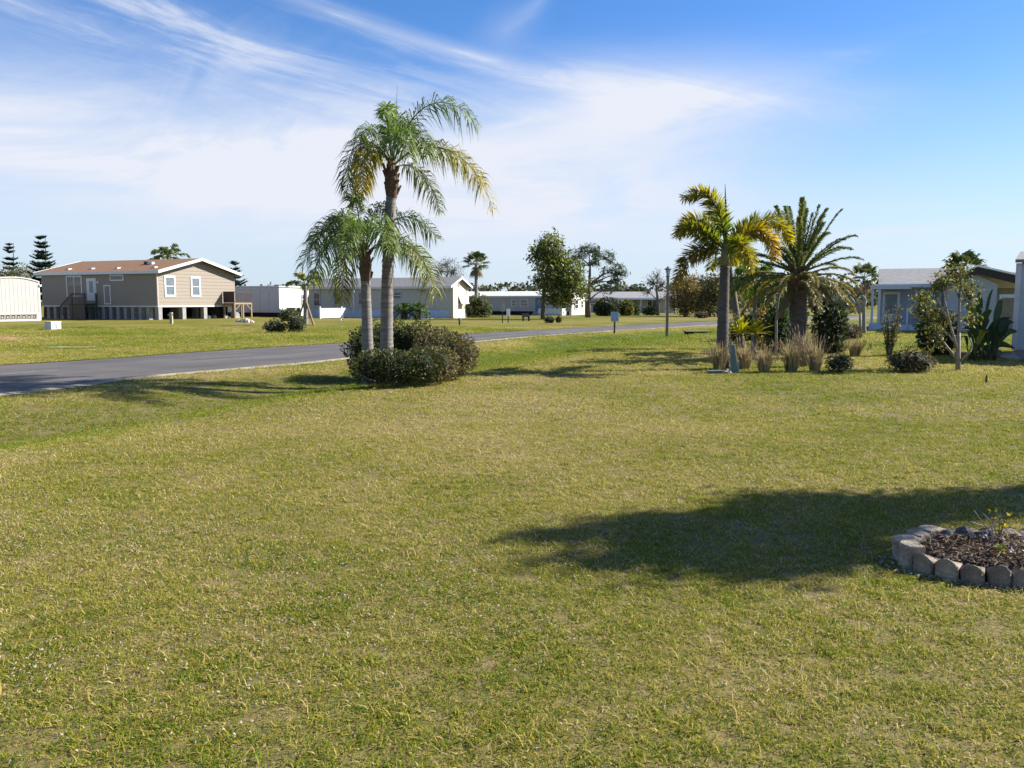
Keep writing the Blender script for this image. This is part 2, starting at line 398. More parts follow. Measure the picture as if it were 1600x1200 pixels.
def build_road():
    n, K = len(NR), 8; v = []; ac = []
    for i in range(n):
        for k in range(K+1):
            u = k/K; p = NR[i]*(1-u) + FR[i]*u
            v.append((p[0], p[1], .012 + .05*(1-(2*u-1)**2))); ac.append(u)
    f = [(i*(K+1)+k+1, i*(K+1)+k, (i+1)*(K+1)+k, (i+1)*(K+1)+k+1) for i in range(n-1) for k in range(K)]
    o = np_mesh('road', np.array(v), np.array(f), None, asphalt())
    at = o.data.attributes.new('across', 'FLOAT', 'POINT'); at.data.foreach_set('value', np.array(ac, np.float32))
    tag(o, 'grey asphalt road curving away past the houses', None, None, 'structure')
    # sandy edges
    sand = mat('sandy_edge', (.28, .24, .175), .95, bump=.6, bscale=40, var=.35, vscale=3)
    for line, sgn in ((NR, 1), (FR, -1)):
        mb = MB(); L = resample(line, 900)
        dd = np.gradient(L, axis=0); nrm = np.column_stack([dd[:,1], -dd[:,0]]); nrm /= np.linalg.norm(nrm, axis=1, keepdims=True)
        w = .03 + .16*vnoise(L[:,0], L[:,1], 1.3, 21) + .12*vnoise(L[:,0], L[:,1], .4, 22)
        a = L - sgn*nrm*.04; b = L + sgn*nrm*w[:,None]
        vs = []
        for i in range(len(L)): vs += [(a[i,0],a[i,1],.028), (b[i,0],b[i,1],.006)]
        mb.add(vs, [(2*i,2*i+1,2*i+3,2*i+2) for i in range(len(L)-1)]); mb.build('road_edge', sand, o)
    # faded centre dashes
    paint = mat('faded_paint', (.21, .19, .155), .8, var=.35, vscale=6)
    C = (NR+FR)/2; s = np.r_[0, np.cumsum(np.hypot(*np.diff(C, axis=0).T))]
    # start so that one dash lies at the photo's left edge
    g0 = np.array([-8.4, 24.3]); s0 = s[np.argmin(np.hypot(*(C-g0).T))] - 1.8
    q = s0 - 5.9*3
    while q < s0 + 48:
        mb = MB(); vs = []
        for k in range(7):
            a = q + 1.8*k/6; p = np.array([np.interp(a, s, C[:,0]), np.interp(a, s, C[:,1])])
            p2 = np.array([np.interp(a+.05, s, C[:,0]), np.interp(a+.05, s, C[:,1])]); t = p2-p; t /= np.linalg.norm(t); nn = np.array([t[1], -t[0]])
            vs += [(*(p+nn*.055), .0665), (*(p-nn*.055), .0665)]
        mb.add(vs, [(2*k,2*k+1,2*k+3,2*k+2) for k in range(6)]); mb.build('centre_dash', paint, o); q += 5.9
    return o
build_road()

# ------------------------------------------------------------------ lawn grass, built as instanced clumps
PLANTER = (3.16, 4.84, .76, .39)         # centre x, y and radii of the block ring
protos = {}
def clump(name, blades, radius, hmin, hmax, w, seed, lean=1.5):
    r = np.random.default_rng(seed); mb = MB()
    for _ in range(blades):
        a, q = r.random()*6.283, radius*math.sqrt(r.random()); b = Vector((q*math.cos(a), q*math.sin(a), -.004))
        h = hmin + (hmax-hmin)*r.random()**1.6; d = Vector((r.normal(), r.normal(), 0))*lean*h*.8; az = r.random()*3.14
        s = Vector((math.cos(az), math.sin(az), 0))*w*(.6+.8*r.random())/2
        m = b + d*.35 + Vector((0,0,h*.62)); t = b + d + Vector((0,0,h*(.55+.5*r.random())))
        g = float(np.clip(r.normal(.5, .27), 0, 1))
        mb.add([b-s, b+s, m+s*.8, m-s*.8, t], [(0,1,2,3),(3,2,4)], (g,g,g))
    me_o = mb.build(name, BLADE, None, fixn=False); COL.objects.unlink(me_o); return me_o
def scatter(name, objs, pts, z, rot, scl, idx, attrs, label, cat=None):
    c = bpy.data.collections.new(name + '_pieces')
    for o in objs: c.objects.link(o)
    me = bpy.data.meshes.new(name); me.vertices.add(len(pts))
    me.vertices.foreach_set('co', np.column_stack([pts, z]).astype(np.float32).ravel())
    def put(n, t, key, data):
        a = me.attributes.new(n, t, 'POINT'); a.data.foreach_set(key, np.asarray(data).ravel())
    put('rot', 'FLOAT_VECTOR', 'vector', rot.astype(np.float32)); put('scl', 'FLOAT', 'value', scl.astype(np.float32))
    put('idx', 'INT', 'value', idx.astype(np.int32))
    for k, d in attrs.items(): put(k, 'FLOAT', 'value', d.astype(np.float32))
    o = link_mesh(name, me)
    ng = bpy.data.node_groups.new(name, 'GeometryNodeTree')
    ng.interface.new_socket('Geometry', in_out='INPUT', socket_type='NodeSocketGeometry')
    ng.interface.new_socket('Geometry', in_out='OUTPUT', socket_type='NodeSocketGeometry')
    N, L = ng.nodes, ng.links
    gi, go = N.new('NodeGroupInput'), N.new('NodeGroupOutput'); ip = N.new('GeometryNodeInstanceOnPoints')
    ci = N.new('GeometryNodeCollectionInfo'); ci.inputs['Collection'].default_value = c
    ci.inputs['Separate Children'].default_value = True; ci.inputs['Reset Children'].default_value = True
    L.new(gi.outputs[0], ip.inputs['Points']); L.new(ci.outputs[0], ip.inputs['Instance']); ip.inputs['Pick Instance'].default_value = True
    for nm, dt, sock in (('rot','FLOAT_VECTOR','Rotation'), ('scl','FLOAT','Scale'), ('idx','INT','Instance Index')):
        na = N.new('GeometryNodeInputNamedAttribute'); na.data_type = dt; na.inputs['Name'].default_value = nm
        L.new(na.outputs['Attribute'], ip.inputs[sock])
    L.new(ip.outputs[0], go.inputs[0])
    md = o.modifiers.new('scatter', 'NODES'); md.node_group = ng
    return tag(o, label, cat, None, 'stuff')
def wedge(d0, d1, per_m2, r, margin=1.25, half=.64):
    A = half*(d1*d1-d0*d0) + 2*margin*(d1-d0); n = int(A*per_m2*1.0)
    w1 = half*d1 + margin; out = np.empty((0,2))
    while len(out) < n:
        y = d0 + (d1-d0)*r.random(n*2); x = (r.random(n*2)*2-1)*w1; k = np.abs(x) < half*y + margin
        out = np.vstack([out, np.column_stack([x[k], y[k]])])
    return out[:n]
def grass():
    r = np.random.default_rng(5)
    near = [clump('grass_clump', 46, .070, .007, .026, .0044, 100+i) for i in range(6)]
    weed = [clump('weed_clump', 40, .06, .015, .05, .006, 140+i, .7) for i in range(2)]
    midc = [clump('grass_clump', 60, .14, .010, .032, .0074, 120+i) for i in range(4)]
    farc = [clump('grass_clump', 80, .30, .012, .034, .015, 130+i) for i in range(3)]
    objs = near + midc + farc + weed                # collection order is by name: sort below
    names = sorted(range(len(objs)), key=lambda i: objs[i].name)
    pos = {i: names.index(i) for i in range(len(objs))}
    P_, I_, S_ = [], [], []
    def zone(d0, d1, per, ids, s0, s1):
        p = wedge(d0, d1, per, r); P_.append(p); I_.append(np.array([pos[k] for k in r.choice(ids, len(p))])); S_.append(s0+(s1-s0)*r.random(len(p)))
    zone(1.9, 6.5, 500, range(6), .65, 1.2); zone(6.5, 11, 240, range(6), .9, 1.4)
    zone(11, 18, 62, range(6,10), .8, 1.3); zone(18, 28, 34, range(6,10), 1.0, 1.7); zone(28, 50, 9, range(10,13), .9, 1.5)
    # a few greener weed patches
    wp = []
    for (px, py, n, s) in ((1392,918,70,.13),(190,780,60,.2),(250,855,60,.22),(470,960,40,.12),(500,960,30,.10),(100,760,50,.25),(690,760,50,.22),(980,860,50,.2),(840,1010,40,.15),(60,690,50,.4),(1180,950,40,.15),(330,1050,30,.12),(1310,1010,40,.15)):
        g = G(px, py); wp.append(np.column_stack([g.x + s*r.normal(size=n), g.y + s*1.0*r.normal(size=n)]))
    wp = np.vstack(wp); P_.append(wp); I_.append(np.array([pos[k] for k in r.choice([13,14], len(wp))])); S_.append(.35+.5*r.random(len(wp)))
    pts = np.vstack(P_); idx = np.concatenate(I_); sc = np.concatenate(S_); isw = np.zeros(len(pts), bool); isw[-len(wp):] = True
    h, sn, sf = heights(pts); dr = dryness(pts, sn, sf)
    dr[isw] = .18
    bare = vnoise(pts[:,0], pts[:,1], .42, 31)*.6 + vnoise(pts[:,0], pts[:,1], 1.4, 32)*.4
    road = np.minimum(-sn, sf); e = ((pts[:,0]-PLANTER[0])/(PLANTER[2]+.05))**2 + ((pts[:,1]-PLANTER[1])/(PLANTER[3]+.05))**2
    keep = (road < -.06 + .2*r.random(len(pts))**2) & (e > 1) & ((bare < .80) | (r.random(len(pts)) < .6))
    pts, idx, sc, h, dr = pts[keep], idx[keep], sc[keep], h[keep], dr[keep]
    rot = np.column_stack([.12*r.normal(size=len(pts)), .12*r.normal(size=len(pts)), r.random(len(pts))*6.283])
    scatter('lawn_grass', objs, pts, h, rot, sc, idx, {'dry': dr}, 'short mown lawn grass, green with straw coloured patches')
    # pale chips and dead leaf scraps lying in the lawn
    ch = []
    cm = [mat('pale_chip', (.32,.28,.23), .8, var=.25, vscale=60), mat('tan_chip', (.33,.215,.13), .85, var=.3, vscale=60), mat('dead_leaf', (.20,.125,.065), .85, var=.3, vscale=40)]
    for i in range(6):
        mb = MB(); q = np.random.default_rng(200+i); k = 5
        ring = [Vector((math.cos(6.283*j/k)*(.6+.5*q.random()), math.sin(6.283*j/k)*(.35+.35*q.random()), .25*q.random())) for j in range(k)]
        top = Vector((0,0,.35)); bot = Vector((0,0,-.1))
        mb.add([p*.0085 for p in ring+[top,bot]], [(j,(j+1)%k,k) for j in range(k)] + [((j+1)%k,j,k+1) for j in range(k)])
        o = mb.build('chip_%d' % i, cm[(0,0,1,0,1,2)[i]]); COL.objects.unlink(o); ch.append(o)
    p = np.vstack([wedge(2.2, 7, 1400, r), wedge(7, 13, 600, r), wedge(13, 24, 140, r)])
    dens = .5*vnoise(p[:,0], p[:,1], 1.1, 41) + .3*vnoise(p[:,0], p[:,1], .35, 42) + .2*vnoise(p[:,0], p[:,1], 4, 43)
    h, sn, sf = heights(p); road = np.minimum(-sn, sf)
    e = ((p[:,0]-PLANTER[0])/(PLANTER[2]+.02))**2 + ((p[:,1]-PLANTER[1])/(PLANTER[3]+.02))**2
    k = (r.random(len(p)) < np.clip((dens-.50)*5.0, .045, 1)) & (road < -.1) & (e > 1) & (sn > 2.0); p, h = p[k], h[k]
    rot = np.column_stack([.5*r.normal(size=len(p)), .5*r.normal(size=len(p)), r.random(len(p))*6.283])
    scatter('lawn_litter', ch, p, h+.014+.014*r.random(len(p)), rot, .35+.75*r.random(len(p))**2.2, r.integers(0,6,len(p)), {}, 'pale shell chips and dead leaf scraps strewn over the lawn')
grass()

# ================================================================== BUILDINGS
WHITE = mat('white_paint', (.58,.58,.565), .55, var=.04)
TRIM = mat('white_trim', (.62,.62,.61), .5, var=.03)
GLASS = mat('window_glass', (.030,.036,.045), .08, var=.3, spec=.8)
BLIND = mat('window_blind', (.13,.16,.19), .25, var=.2, spec=.6)
DARK = mat('dark_void', (.012,.012,.013), .95)  # near-black for blocks that stand for the shade in hollows
CONC = mat('concrete', (.28,.27,.255), .9, bump=.35, bscale=25, var=.18)
GREYWOOD = mat('weathered_wood', (.10,.085,.07), .85, bump=.3, bscale=20, var=.3, stretch=(1,1,6))
NEWWOOD = mat('new_lumber', (.28,.205,.11), .75, var=.2)
RZ = -math.atan2(.398, .917)

def wallT(kind, off=0.0):
    if kind == 'front': return lambda u, v, n: (u, off - n, v)         # faces -y
    if kind == 'end':   return lambda u, v, n: (off + n, u, v)         # faces +x
    if kind == 'left':  return lambda u, v, n: (off - n, -u, v)
def window(root, T, u0, u1, v0, v1, fr=.09, split='h', frame=None, glass=None, name='window'):
    frame = frame or TRIM; glass = glass or GLASS
    m = MB(); m.tbox(T, u0, u0+fr, v0, v1, -.01, .075); m.tbox(T, u1-fr, u1, v0, v1, -.01, .075)
    m.tbox(T, u0+fr, u1-fr, v0, v0+fr, -.01, .075); m.tbox(T, u0+fr, u1-fr, v1-fr, v1, -.01, .075)
    um, vm = (u0+u1)/2, (v0+v1)/2
    if split == 'h': m.tbox(T, u0+fr, u1-fr, vm-.03, vm+.03, -.01, .065)
    if split == 'v': m.tbox(T, um-.04, um+.04, v0+fr, v1-fr, -.01, .065)
    w = m.build(name, frame, root)
    cells = {'h': [(u0+fr,u1-fr,v0+fr,vm-.03),(u0+fr,u1-fr,vm+.03,v1-fr)], 'v': [(u0+fr,um-.04,v0+fr,v1-fr),(um+.04,u1-fr,v0+fr,v1-fr)]}.get(split, [(u0+fr,u1-fr,v0+fr,v1-fr)])
    for i, c in enumerate(cells): MB().tbox(T, *c, -.005, .040+.003*i).build('pane', glass, w)
    return w
def siding(root, T, u0, u1, v0, v1, h, material, clip=None, name='siding_board'):
    """overlapping boards; clip(v) gives the (u0,u1) at a height"""
    v = v0
    while v < v1-1e-3:
        w = min(v+h, v1)
        a = clip(v) if clip else (u0,u1); b = clip(w) if clip else (u0,u1)
        p = [T(a[0],v,.032),T(a[1],v,.032),T(a[1],v,.0),T(a[0],v,.0),T(b[0],w,.012),T(b[1],w,.012),T(b[1],w,.0),T(b[0],w,.0)]
        if b[1]-b[0] > .02 or a[1]-a[0] > .02: MB().hexa(p).build(name, material, root)
        v = w
def gable_body(root, x0, x1, W, z0, eave, ridge, material, name='wall'):
    MB().prism([(0,z0),(W,z0),(W,eave),(W/2,ridge),(0,eave)], x0, x1, 0).build(name, material, root)
def gable_roof(root, x0, x1, W, eave, ridge, over, th, roofm, fascm, end_over=.3):
    s = (ridge-eave)/(W/2); y0, y1 = -over, W+over; e = eave - s*over
    sk = MB().prism([(y0,e+.02),(W/2,ridge+.02),(y1,e+.02),(y1,e+.02+th),(W/2,ridge+.02+th),(y0,e+.02+th)], x0-end_over, x1+end_over, 0).build('roof', roofm, root)
    for xa, xb in ((x1+end_over, x1+end_over+.03), (x0-end_over-.03, x0-end_over)):
        f = MB(); f.prism([(y0,e-.10),(W/2,ridge-.10),(y1,e-.10),(y1,e+.05+th),(W/2,ridge+.05+th),(y0,e+.05+th)], xa, xb, 0); f.build('rake_board', fascm, sk)
    MB().box(x0-end_over, x1+end_over, y0-.03, y0, e-.12, e+.02+th).build('fascia', fascm, sk)
    MB().box(x0-end_over, x1+end_over, y1, y1+.03, e-.12, e+.02+th).build('fascia', fascm, sk)
    return sk

def tan_house():
    c = G(248, 500); L, W = 13.9, 9.2; F0, EV, RG = 1.17, 4.05, 5.15
    root = thing('raised_house', 'tan raised house on concrete piers with a brown shingle roof', 'house', (c.x, c.y, 0), RZ)
    tan = mat('tan_siding', (.255,.215,.170), .7, var=.04); grey = mat('tan_wall_core', (.255,.215,.170), .75, var=.05)
    shingle = mat('brown_shingles', (.20,.108,.056), .9, bump=.5, bscale=14, var=.3, vscale=5, stretch=(1,3,1))
    gable_body(root, -L, -.04, W, F0, EV, RG, grey)
    MB().box(-L-.02, .0, -.03, W, F0-.10, F0+.02).build('floor_rim', mat('rim_trim', (.55,.54,.52), .7), root)
    Te, Tf = wallT('end', -.035), wallT('front', 0.0)
    slope = (RG-EV)/(W/2)
    def clip(v):
        if v <= EV: return (0, W)
        k = (v-EV)/slope; return (min(k, W/2), max(W-k, W/2))
    siding(root, Te, 0, W, F0+.02, RG, .30, tan, clip)
    siding(root, Tf, -L, -.06, F0+.02, EV-.05, .30, tan)
    MB().box(-.10, .03, -.05, .09, F0, EV).build('corner_board', mat('corner_trim', (.36,.31,.26), .7), root)
    rf = gable_roof(root, -L, 0, W, EV+.02, RG+.05, .35, .10, shingle, TRIM, .55)
    for i, u in enumerate((-11.3, -8.4, -5.3, -1.0)):
        m = MB(); z = EV + slope*.9; m.box(u-.16, u+.16, .6, .95, z-.1, z+.22); m.build('roof_vent', WHITE, rf)
    m = MB(); z = EV+slope*2.6; m.box(-3.9,-3.5,2.3,2.7,z-.2,z+.35); m.build('roof_vent', mat('black_vent', (.03,.03,.03), .6), rf)
    MB().box(-3.3,-2.95,2.3,2.6,z-.2,z+.3).build('roof_vent', WHITE, rf)
    # openings of the shaded long wall (u measured from the near corner)
    window(root, Tf, -10.7, -8.75, 1.95, 3.80, .12, 'v')
    d = MB().tbox(Tf, -8.1, -7.15, 1.62, 3.45, .02, .075).build('door', WHITE, root)
    MB().tbox(Tf, -7.85, -7.4, 2.3, 3.3, .07, .09).build('door_pane', BLIND, d); MB().tbox(Tf, -7.27, -7.21, 2.2, 2.28, .07, .13).build('handle', mat('brass',(.4,.3,.1),.3,1.0), d)
    m = MB(); m.tbox(Tf,-8.2,-8.1,1.62,3.55,.0,.06); m.tbox(Tf,-7.15,-7.05,1.62,3.55,.0,.06); m.tbox(Tf,-8.1,-7.15,3.45,3.55,.0,.06); m.build('door_frame', TRIM, d)
    MB().tbox(Tf, -6.85, -6.7, 3.1, 3.3, .02, .14).build('wall_lamp', mat('lamp_white', (.6,.6,.6), .4), root)
    window(root, Tf, -5.35, -3.75, 3.30, 3.82, .1, 'none')
    m = MB(); m.tbox(Tf,-6.15,-6.06,1.3,2.95,.02,.06); m.tbox(Tf,-5.45,-5.36,1.3,2.95,.02,.06); m.tbox(Tf,-6.06,-5.45,2.86,2.95,.02,.06); m.tbox(Tf,-6.06,-5.45,1.3,1.39,.02,.06); m.build('panel_frame', TRIM, root)
    window(root, Te, .75, 1.95, 1.95, 3.72, .16, 'h', glass=BLIND)
    window(root, Te, 3.70, 4.85, 1.95, 3.72, .16, 'h', glass=BLIND)
    # concrete piers
    pm = MB().box(-.2,.2,-.2,.2,0,F0-.11).build('pier', CONC, root); pm.location = (-.22,.24,0)
    def pier(x, y, sx=1.0):
        o = pm.copy(); COL.objects.link(o); o.parent = root; o.location = (x,y,0); o.scale = (sx,1,1)
    for i in range(15): pier(-1.3-.86*i, .26, .9)
    for y in (2.9, 5.4): pier(-.24, y, 1)
    for y in (2.0, 4.6, 7.2): pier(-3.0, y, 1.2)
    for i in range(5): pier(-2.5-2.6*i, 4.6, 1.1)
    for i in range(6): pier(-2.0-2.2*i, 8.9, 2.6)
    MB().box(-L+.1,-.6,W-.5,W-.4,0,F0-.11).build('underfloor_shade', mat('underfloor_dark',(.05,.048,.045),.95), root); MB().box(-L+.1,-L+.2,.6,W-.5,0,F0-.11).build('underfloor_shade', MATS['underfloor_dark'], root)  # added dark sheets: the shade behind the piers is put into their colour
    # front steps of dark wood
    st = MB()
    for i in range(6): st.box(-8.6-.28*i-.28, -8.6-.28*i, -1.35, -.15, 1.30-.22*i-.04, 1.30-.22*i)
    st.box(-8.6, -7.0, -1.35, -.06, 1.30, 1.36)
    for x in (-8.55, -7.05):
        for y in (-1.3,-.12): st.box(x-.05,x+.05,y-.05,y+.05,0,2.25)
    st.beam((-8.6,-1.3,2.2),(-7.0,-1.3,2.2),.06,.12); st.beam((-8.6,-1.3,2.2),(-10.2,-1.3,.95),.06,.12); st.beam((-10.2,-1.3,0),(-10.2,-1.3,.98),.09)
    for i in range(9): st.box(-8.45+.16*i,-8.41+.16*i,-1.32,-1.28,1.34,2.15)
    for i in range(9): st.beam((-8.75-.15*i,-1.3,1.2-.115*i),(-8.75-.15*i,-1.3,2.1-.115*i),.04)
    st.box(-8.9,-7.0,-1.31,-1.27,.05,1.28)
    st.build('front_steps', GREYWOOD, root)
    # side deck: lumber legs, dark railing
    dk = MB(); x0, x1, y0, y1 = .06, 1.35, 7.55, 9.9
    for x in (x0+.06, x1-.06):
        for y in (y0+.06, (y0+y1)/2, y1-.06): dk.box(x-.06,x+.06,y-.06,y+.06,0,1.28)
    dk.box(x0,x1,y0,y1,1.28,1.42); dk.beam((x1,y0+.1,.75),(x1,y0+.75,1.25),.06); dk.beam((x1,y1-.1,.75),(x1,y1-.75,1.25),.06)
    D = dk.build('side_deck', NEWWOOD, root)
    rl = MB(); rl.box(x0,x1,y0,y0+.04,1.44,2.45); rl.box(x1-.04,x1,y0+.06,y1,2.34,2.45); rl.box(x1-.04,x1,y0+.06,y1,1.44,1.52)
    for i in range(14): rl.box(x1-.03,x1-.005,y0+.15+.17*i,y0+.21+.17*i,1.5,2.36)
    rl.build('railing', mat('dark_rail', (.045,.036,.032), .8), D)
    # blocks and wraps stored beneath
    for i,(x,y,s) in enumerate(((-.5,6.3,.28),(-.45,6.9,.3),(-.1,8.0,.33),(.4,8.7,.6),(-1.5,.6,.2),(-5.6,.7,.2),(-6.9,.7,.18),(-11.6,.6,.3))):
        b = MB().prism([(-s/2,0),(s/2,0),(s*.3,s*.8),(-s*.4,s)], -s/2, s/2, 0).build('stored_block', WHITE if i%2==0 else CONC, root); b.location=(x,y,.0)
tan_house()

def white_mobile_home():
    c = G(-18, 503); W = 4.35
    root = thing('mobile_home', 'white mobile home end with curved roof and breeze block skirting', 'mobile home', (c.x, c.y, 0), RZ)
    metal = mat('white_ribbed_metal', (.37,.36,.335), .55, var=.05, vscale=1.2)
    n = 10; top = [(W*i/n, 3.1+.32*(1-(2*i/n-1)**2)) for i in range(n, -1, -1)]
    MB().prism([(0,.62),(W,.62)]+top, -12, 0, 0).build('wall', metal, root)
    Te = wallT('end', 0)
    m = MB()
    for i in range(13): u = .17+.335*i; m.tbox(Te, u-.018, u+.018, .66, 3.02+.30*(1-(2*u/W-1)**2), -.005, .012)
    m.build('panel_rib', metal, root)
    rf = MB().prism([(W*i/n, 3.16+.32*(1-(2*i/n-1)**2)) for i in range(n,-1,-1)] + [(W*i/n, 3.08+.32*(1-(2*i/n-1)**2)) for i in range(n+1)], -12.1, .07, 0).build('roof', mat('roof_edge', (.50,.46,.42), .7), root)
    MB().box(-.05,.02,W-.06,W+.03,.05,3.15).build('corner_trim', TRIM, root)
    MB().tbox(Te, 0, W-.3, .0, .12, -.2, .03).build('footing', WHITE, root)
    MB().tbox(Te, 0, W-.08, .56, .64, -.2, .02).build('sill', WHITE, root)
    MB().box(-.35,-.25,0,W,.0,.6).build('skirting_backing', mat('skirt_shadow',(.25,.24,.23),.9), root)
    bl = MB()                                                # one pierced block: frame and a boss
    bl.box(0,.06,0,.40,0,.06); bl.box(0,.06,0,.40,.38,.44); bl.box(0,.06,0,.06,.06,.38); bl.box(0,.06,.34,.40,.06,.38); bl.box(.01,.05,.13,.27,.15,.29)
    b0 = bl.build('breeze_block', mat('breeze_block_grey',(.30,.275,.245),.85,var=.15), root); b0.location = (-.04,.02,.12)
    for i in range(1,9):
        o = b0.copy(); COL.objects.link(o); o.parent = root; o.location = (-.04,.02+.445*i,.12)
    MB().box(-.05,.0,W-.30,W-.0,.0,.6).build('end_post', WHITE, root)
    MB().box(.0,.12,W-.02,W+.14,2.75,2.9).build('wall_lamp', TRIM, root)
white_mobile_home()

def white_trailer():
    c = G(437, 495); root = thing('white_trailer', 'low white trailer home between the tan house and the small braced palm', 'mobile home', (c.x, c.y, 0), RZ)
    W, L = 5.2, 7.4; wm = mat('trailer_white', (.62,.62,.62), .5, var=.04); pn = mat('trailer_panel', (.54,.52,.53), .6, var=.06)
    MB().box(-L, 0, 0, W, .42, 2.95).build('wall', wm, root)
    Tf, Te = wallT('front',0), wallT('end',0)
    for i in range(5): MB().tbox(Tf, -5.9+1.18*i, -4.76+1.18*i, .46, 2.80, .004, .03).build('wall_panel', pn, root)
    MB().box(-L-.1,.12,-.14,W+.1,2.96,3.10).build('roof', TRIM, root)
    MB().box(-L,-.06,.1,W,.0,.42).build('gap_shade', DARK, root)  # dark block filling the gap, shade under the trailer painted into it
    MB().tbox(Te, .1, W, .02, .41, -.05, -.01).build('skirting', WHITE, root)
    window(root, Tf, -7.1, -6.3, .9, 2.3, .08, 'h')
    window(root, Te, 3.5, 4.3, 1.2, 2.3, .08, 'h')
    d = MB().tbox(Te, 4.5, 5.1, .4, 2.4, .01, .05).build('door', TRIM, root); MB().tbox(Te,4.6,5.0,1.3,2.2,.05,.06).build('door_pane', GLASS, d)
    MB().tbox(Te, 5.12, 5.2, .0, 2.6, .0, 1.0).build('porch_post', WHITE, root)
    MB().box(-3.2,-2.9,1.0,1.3,3.05,3.3).build('roof_vent', mat('grey_vent',(.2,.2,.2),.7), root)
    MB().box(-6.2,-5.9,2.0,2.4,3.05,3.35).build('roof_vent', MATS['grey_vent'], root)
    a = thing('air_conditioner', 'brown air conditioner unit outside the white trailer', 'air conditioner', P(459,494,80).to_2d().to_3d(), RZ)
    b = MB(); b.box(-.5,.5,-.4,.4,.0,.95); b.build('casing', mat('ac_brown', (.20,.16,.125), .7), a)
    g = MB()
    for i in range(7): g.box(-.46,.46,-.43,-.405,.1+.11*i,.16+.11*i)
    g.build('grille', mat('ac_grille',(.10,.085,.07),.6), a)
white_trailer()

def cream_home():
    c = G(702, 497.5); W, L, EV, RG = 3.9, 15.6, 2.95, 3.72
    root = thing('cream_mobile_home', 'long cream mobile home with grey roof and a propped awning on its end', 'mobile home', (c.x, c.y, 0), RZ)
    cr = mat('cream_siding', (.47,.42,.335), .65, var=.04); roofm = mat('grey_roof', (.20,.19,.185), .85, bump=.3, bscale=10, var=.15)
    gable_body(root, -L, 0, W, .78, EV, RG, cr)
    sk = MB(); sk.box(-L, -.02, .02, W-.02, .0, .77); S = sk.build('skirting', mat('skirt_white',(.50,.54,.61),.6), root)
    gable_roof(root, -L, 0, W, EV, RG, .28, .07, roofm, TRIM, .35)
    Tf, Te = wallT('front',0), wallT('end',0)
    bay = MB(); bay.box(.0,.42,-.02,.95,.05,2.85); bay.build('end_closet', cr, root)
    MB().tbox(Te, W-.3, W+.02, .82, EV, .0, .05).build('corner_board', TRIM, root); MB().tbox(Te, .96, 1.1, .82, EV, .0, .05).build('corner_board', TRIM, root)
    MB().tbox(Te, .96, W, .0, .80, .0, .06).build('end_skirting', WHITE, root)
    window(root, Te, 1.35, 2.75, 1.25, 2.35, .09, 'h')
    aw = MB(); aw.add([Te(1.25,2.55,.06),Te(2.9,2.55,.06),Te(3.0,1.30,.55),Te(1.35,1.30,.55),Te(1.25,2.58,.09),Te(2.9,2.58,.09),Te(3.0,1.33,.58),Te(1.35,1.33,.58)],[(0,1,2,3),(7,6,5,4),(0,4,5,1),(1,5,6,2),(2,6,7,3),(3,7,4,0)])
    A = aw.build('awning', WHITE, root); r = MB()
    for i in range(6):
        u = 1.35+.28*i; r.beam(Te(u,2.57,.10),Te(u+.1,1.32,.59),.03)
    r.build('awning_rib', mat('awning_rib_grey',(.55,.56,.58),.6), A)
    m = MB(); m.tbox(Te,1.75,2.05,2.95,3.3,.0,.04); m.build('gable_vent', mat('vent_tan',(.30,.25,.18),.8), root)
    for u0,u1,v0,v1 in ((-12.6,-11.7,1.2,2.45),(-9.8,-8.75,1.2,2.45),(-5.9,-5.0,1.75,2.45),(-15.0,-14.2,1.1,2.4)): window(root, Tf, u0,u1,v0,v1,.08,'h', mat('shade_frame',(.42,.46,.5),.5))
    MB().tbox(Tf,-3.0,-2.55,2.45,2.58,.0,.06).build('wall_vent', mat('vent_tan2',(.22,.19,.15),.8), root)
    MB().tbox(Tf,-6.4,-5.9,.15,.95,.02,.4).build('meter_box', mat('teal_box',(.10,.16,.17),.6), root)
    # concrete apron
    MB().box(-9.8,-1.0,-2.2,-.05,.0,.03).build('patio_slab', CONC, root)
cream_home()

def vinyl_fence():
    a = P(500,498,74.0); a.z = 0; b = a+Vector((.398,.917,0))*4.75
    root = thing('vinyl_fence', 'short white vinyl fence in front of the cream mobile home', 'fence', (a.x,a.y,0), math.atan2(b.y-a.y, b.x-a.x))
    L = (b-a).length; V = WHITE
    for i, x in enumerate((0, L*.69, L)):
        p = MB(); p.box(x-.07,x+.07,-.07,.07,0,1.02); p.prism([(x-.08,1.02),(x+.08,1.02),(x,1.12)],-.08,.08,1); p.build('post', V, root)
    MB().box(.07,L-.07,-.025,.025,.82,.92).build('rail', V, root); MB().box(.07,L-.07,-.025,.025,.08,.18).build('rail', V, root)
    k = 18; w = (L-.2)/k; b0 = MB().box(0,w-.012,-.045,-.026,.06,.94).build('picket', V, root); b0.location=(.1,0,0)
    for i in range(1,k):
        o = b0.copy(); COL.objects.link(o); o.parent = root; o.location = (.1+w*i,0,0)
    q = b; pp = thing('carport_post', 'tall white post beside the vinyl fence', 'post', (q.x+.25,q.y+.35,0))
    MB().box(-.07,.07,-.07,.07,0,2.75).build('shaft', V, pp); MB().box(-.6,.12,-.05,.05,2.6,2.75).build('arm', mat('post_dark',(.10,.11,.12),.7), pp); MB().box(-.1,.1,-.1,.1,0,.05).build('base_plate', CONC, pp)
vinyl_fence()

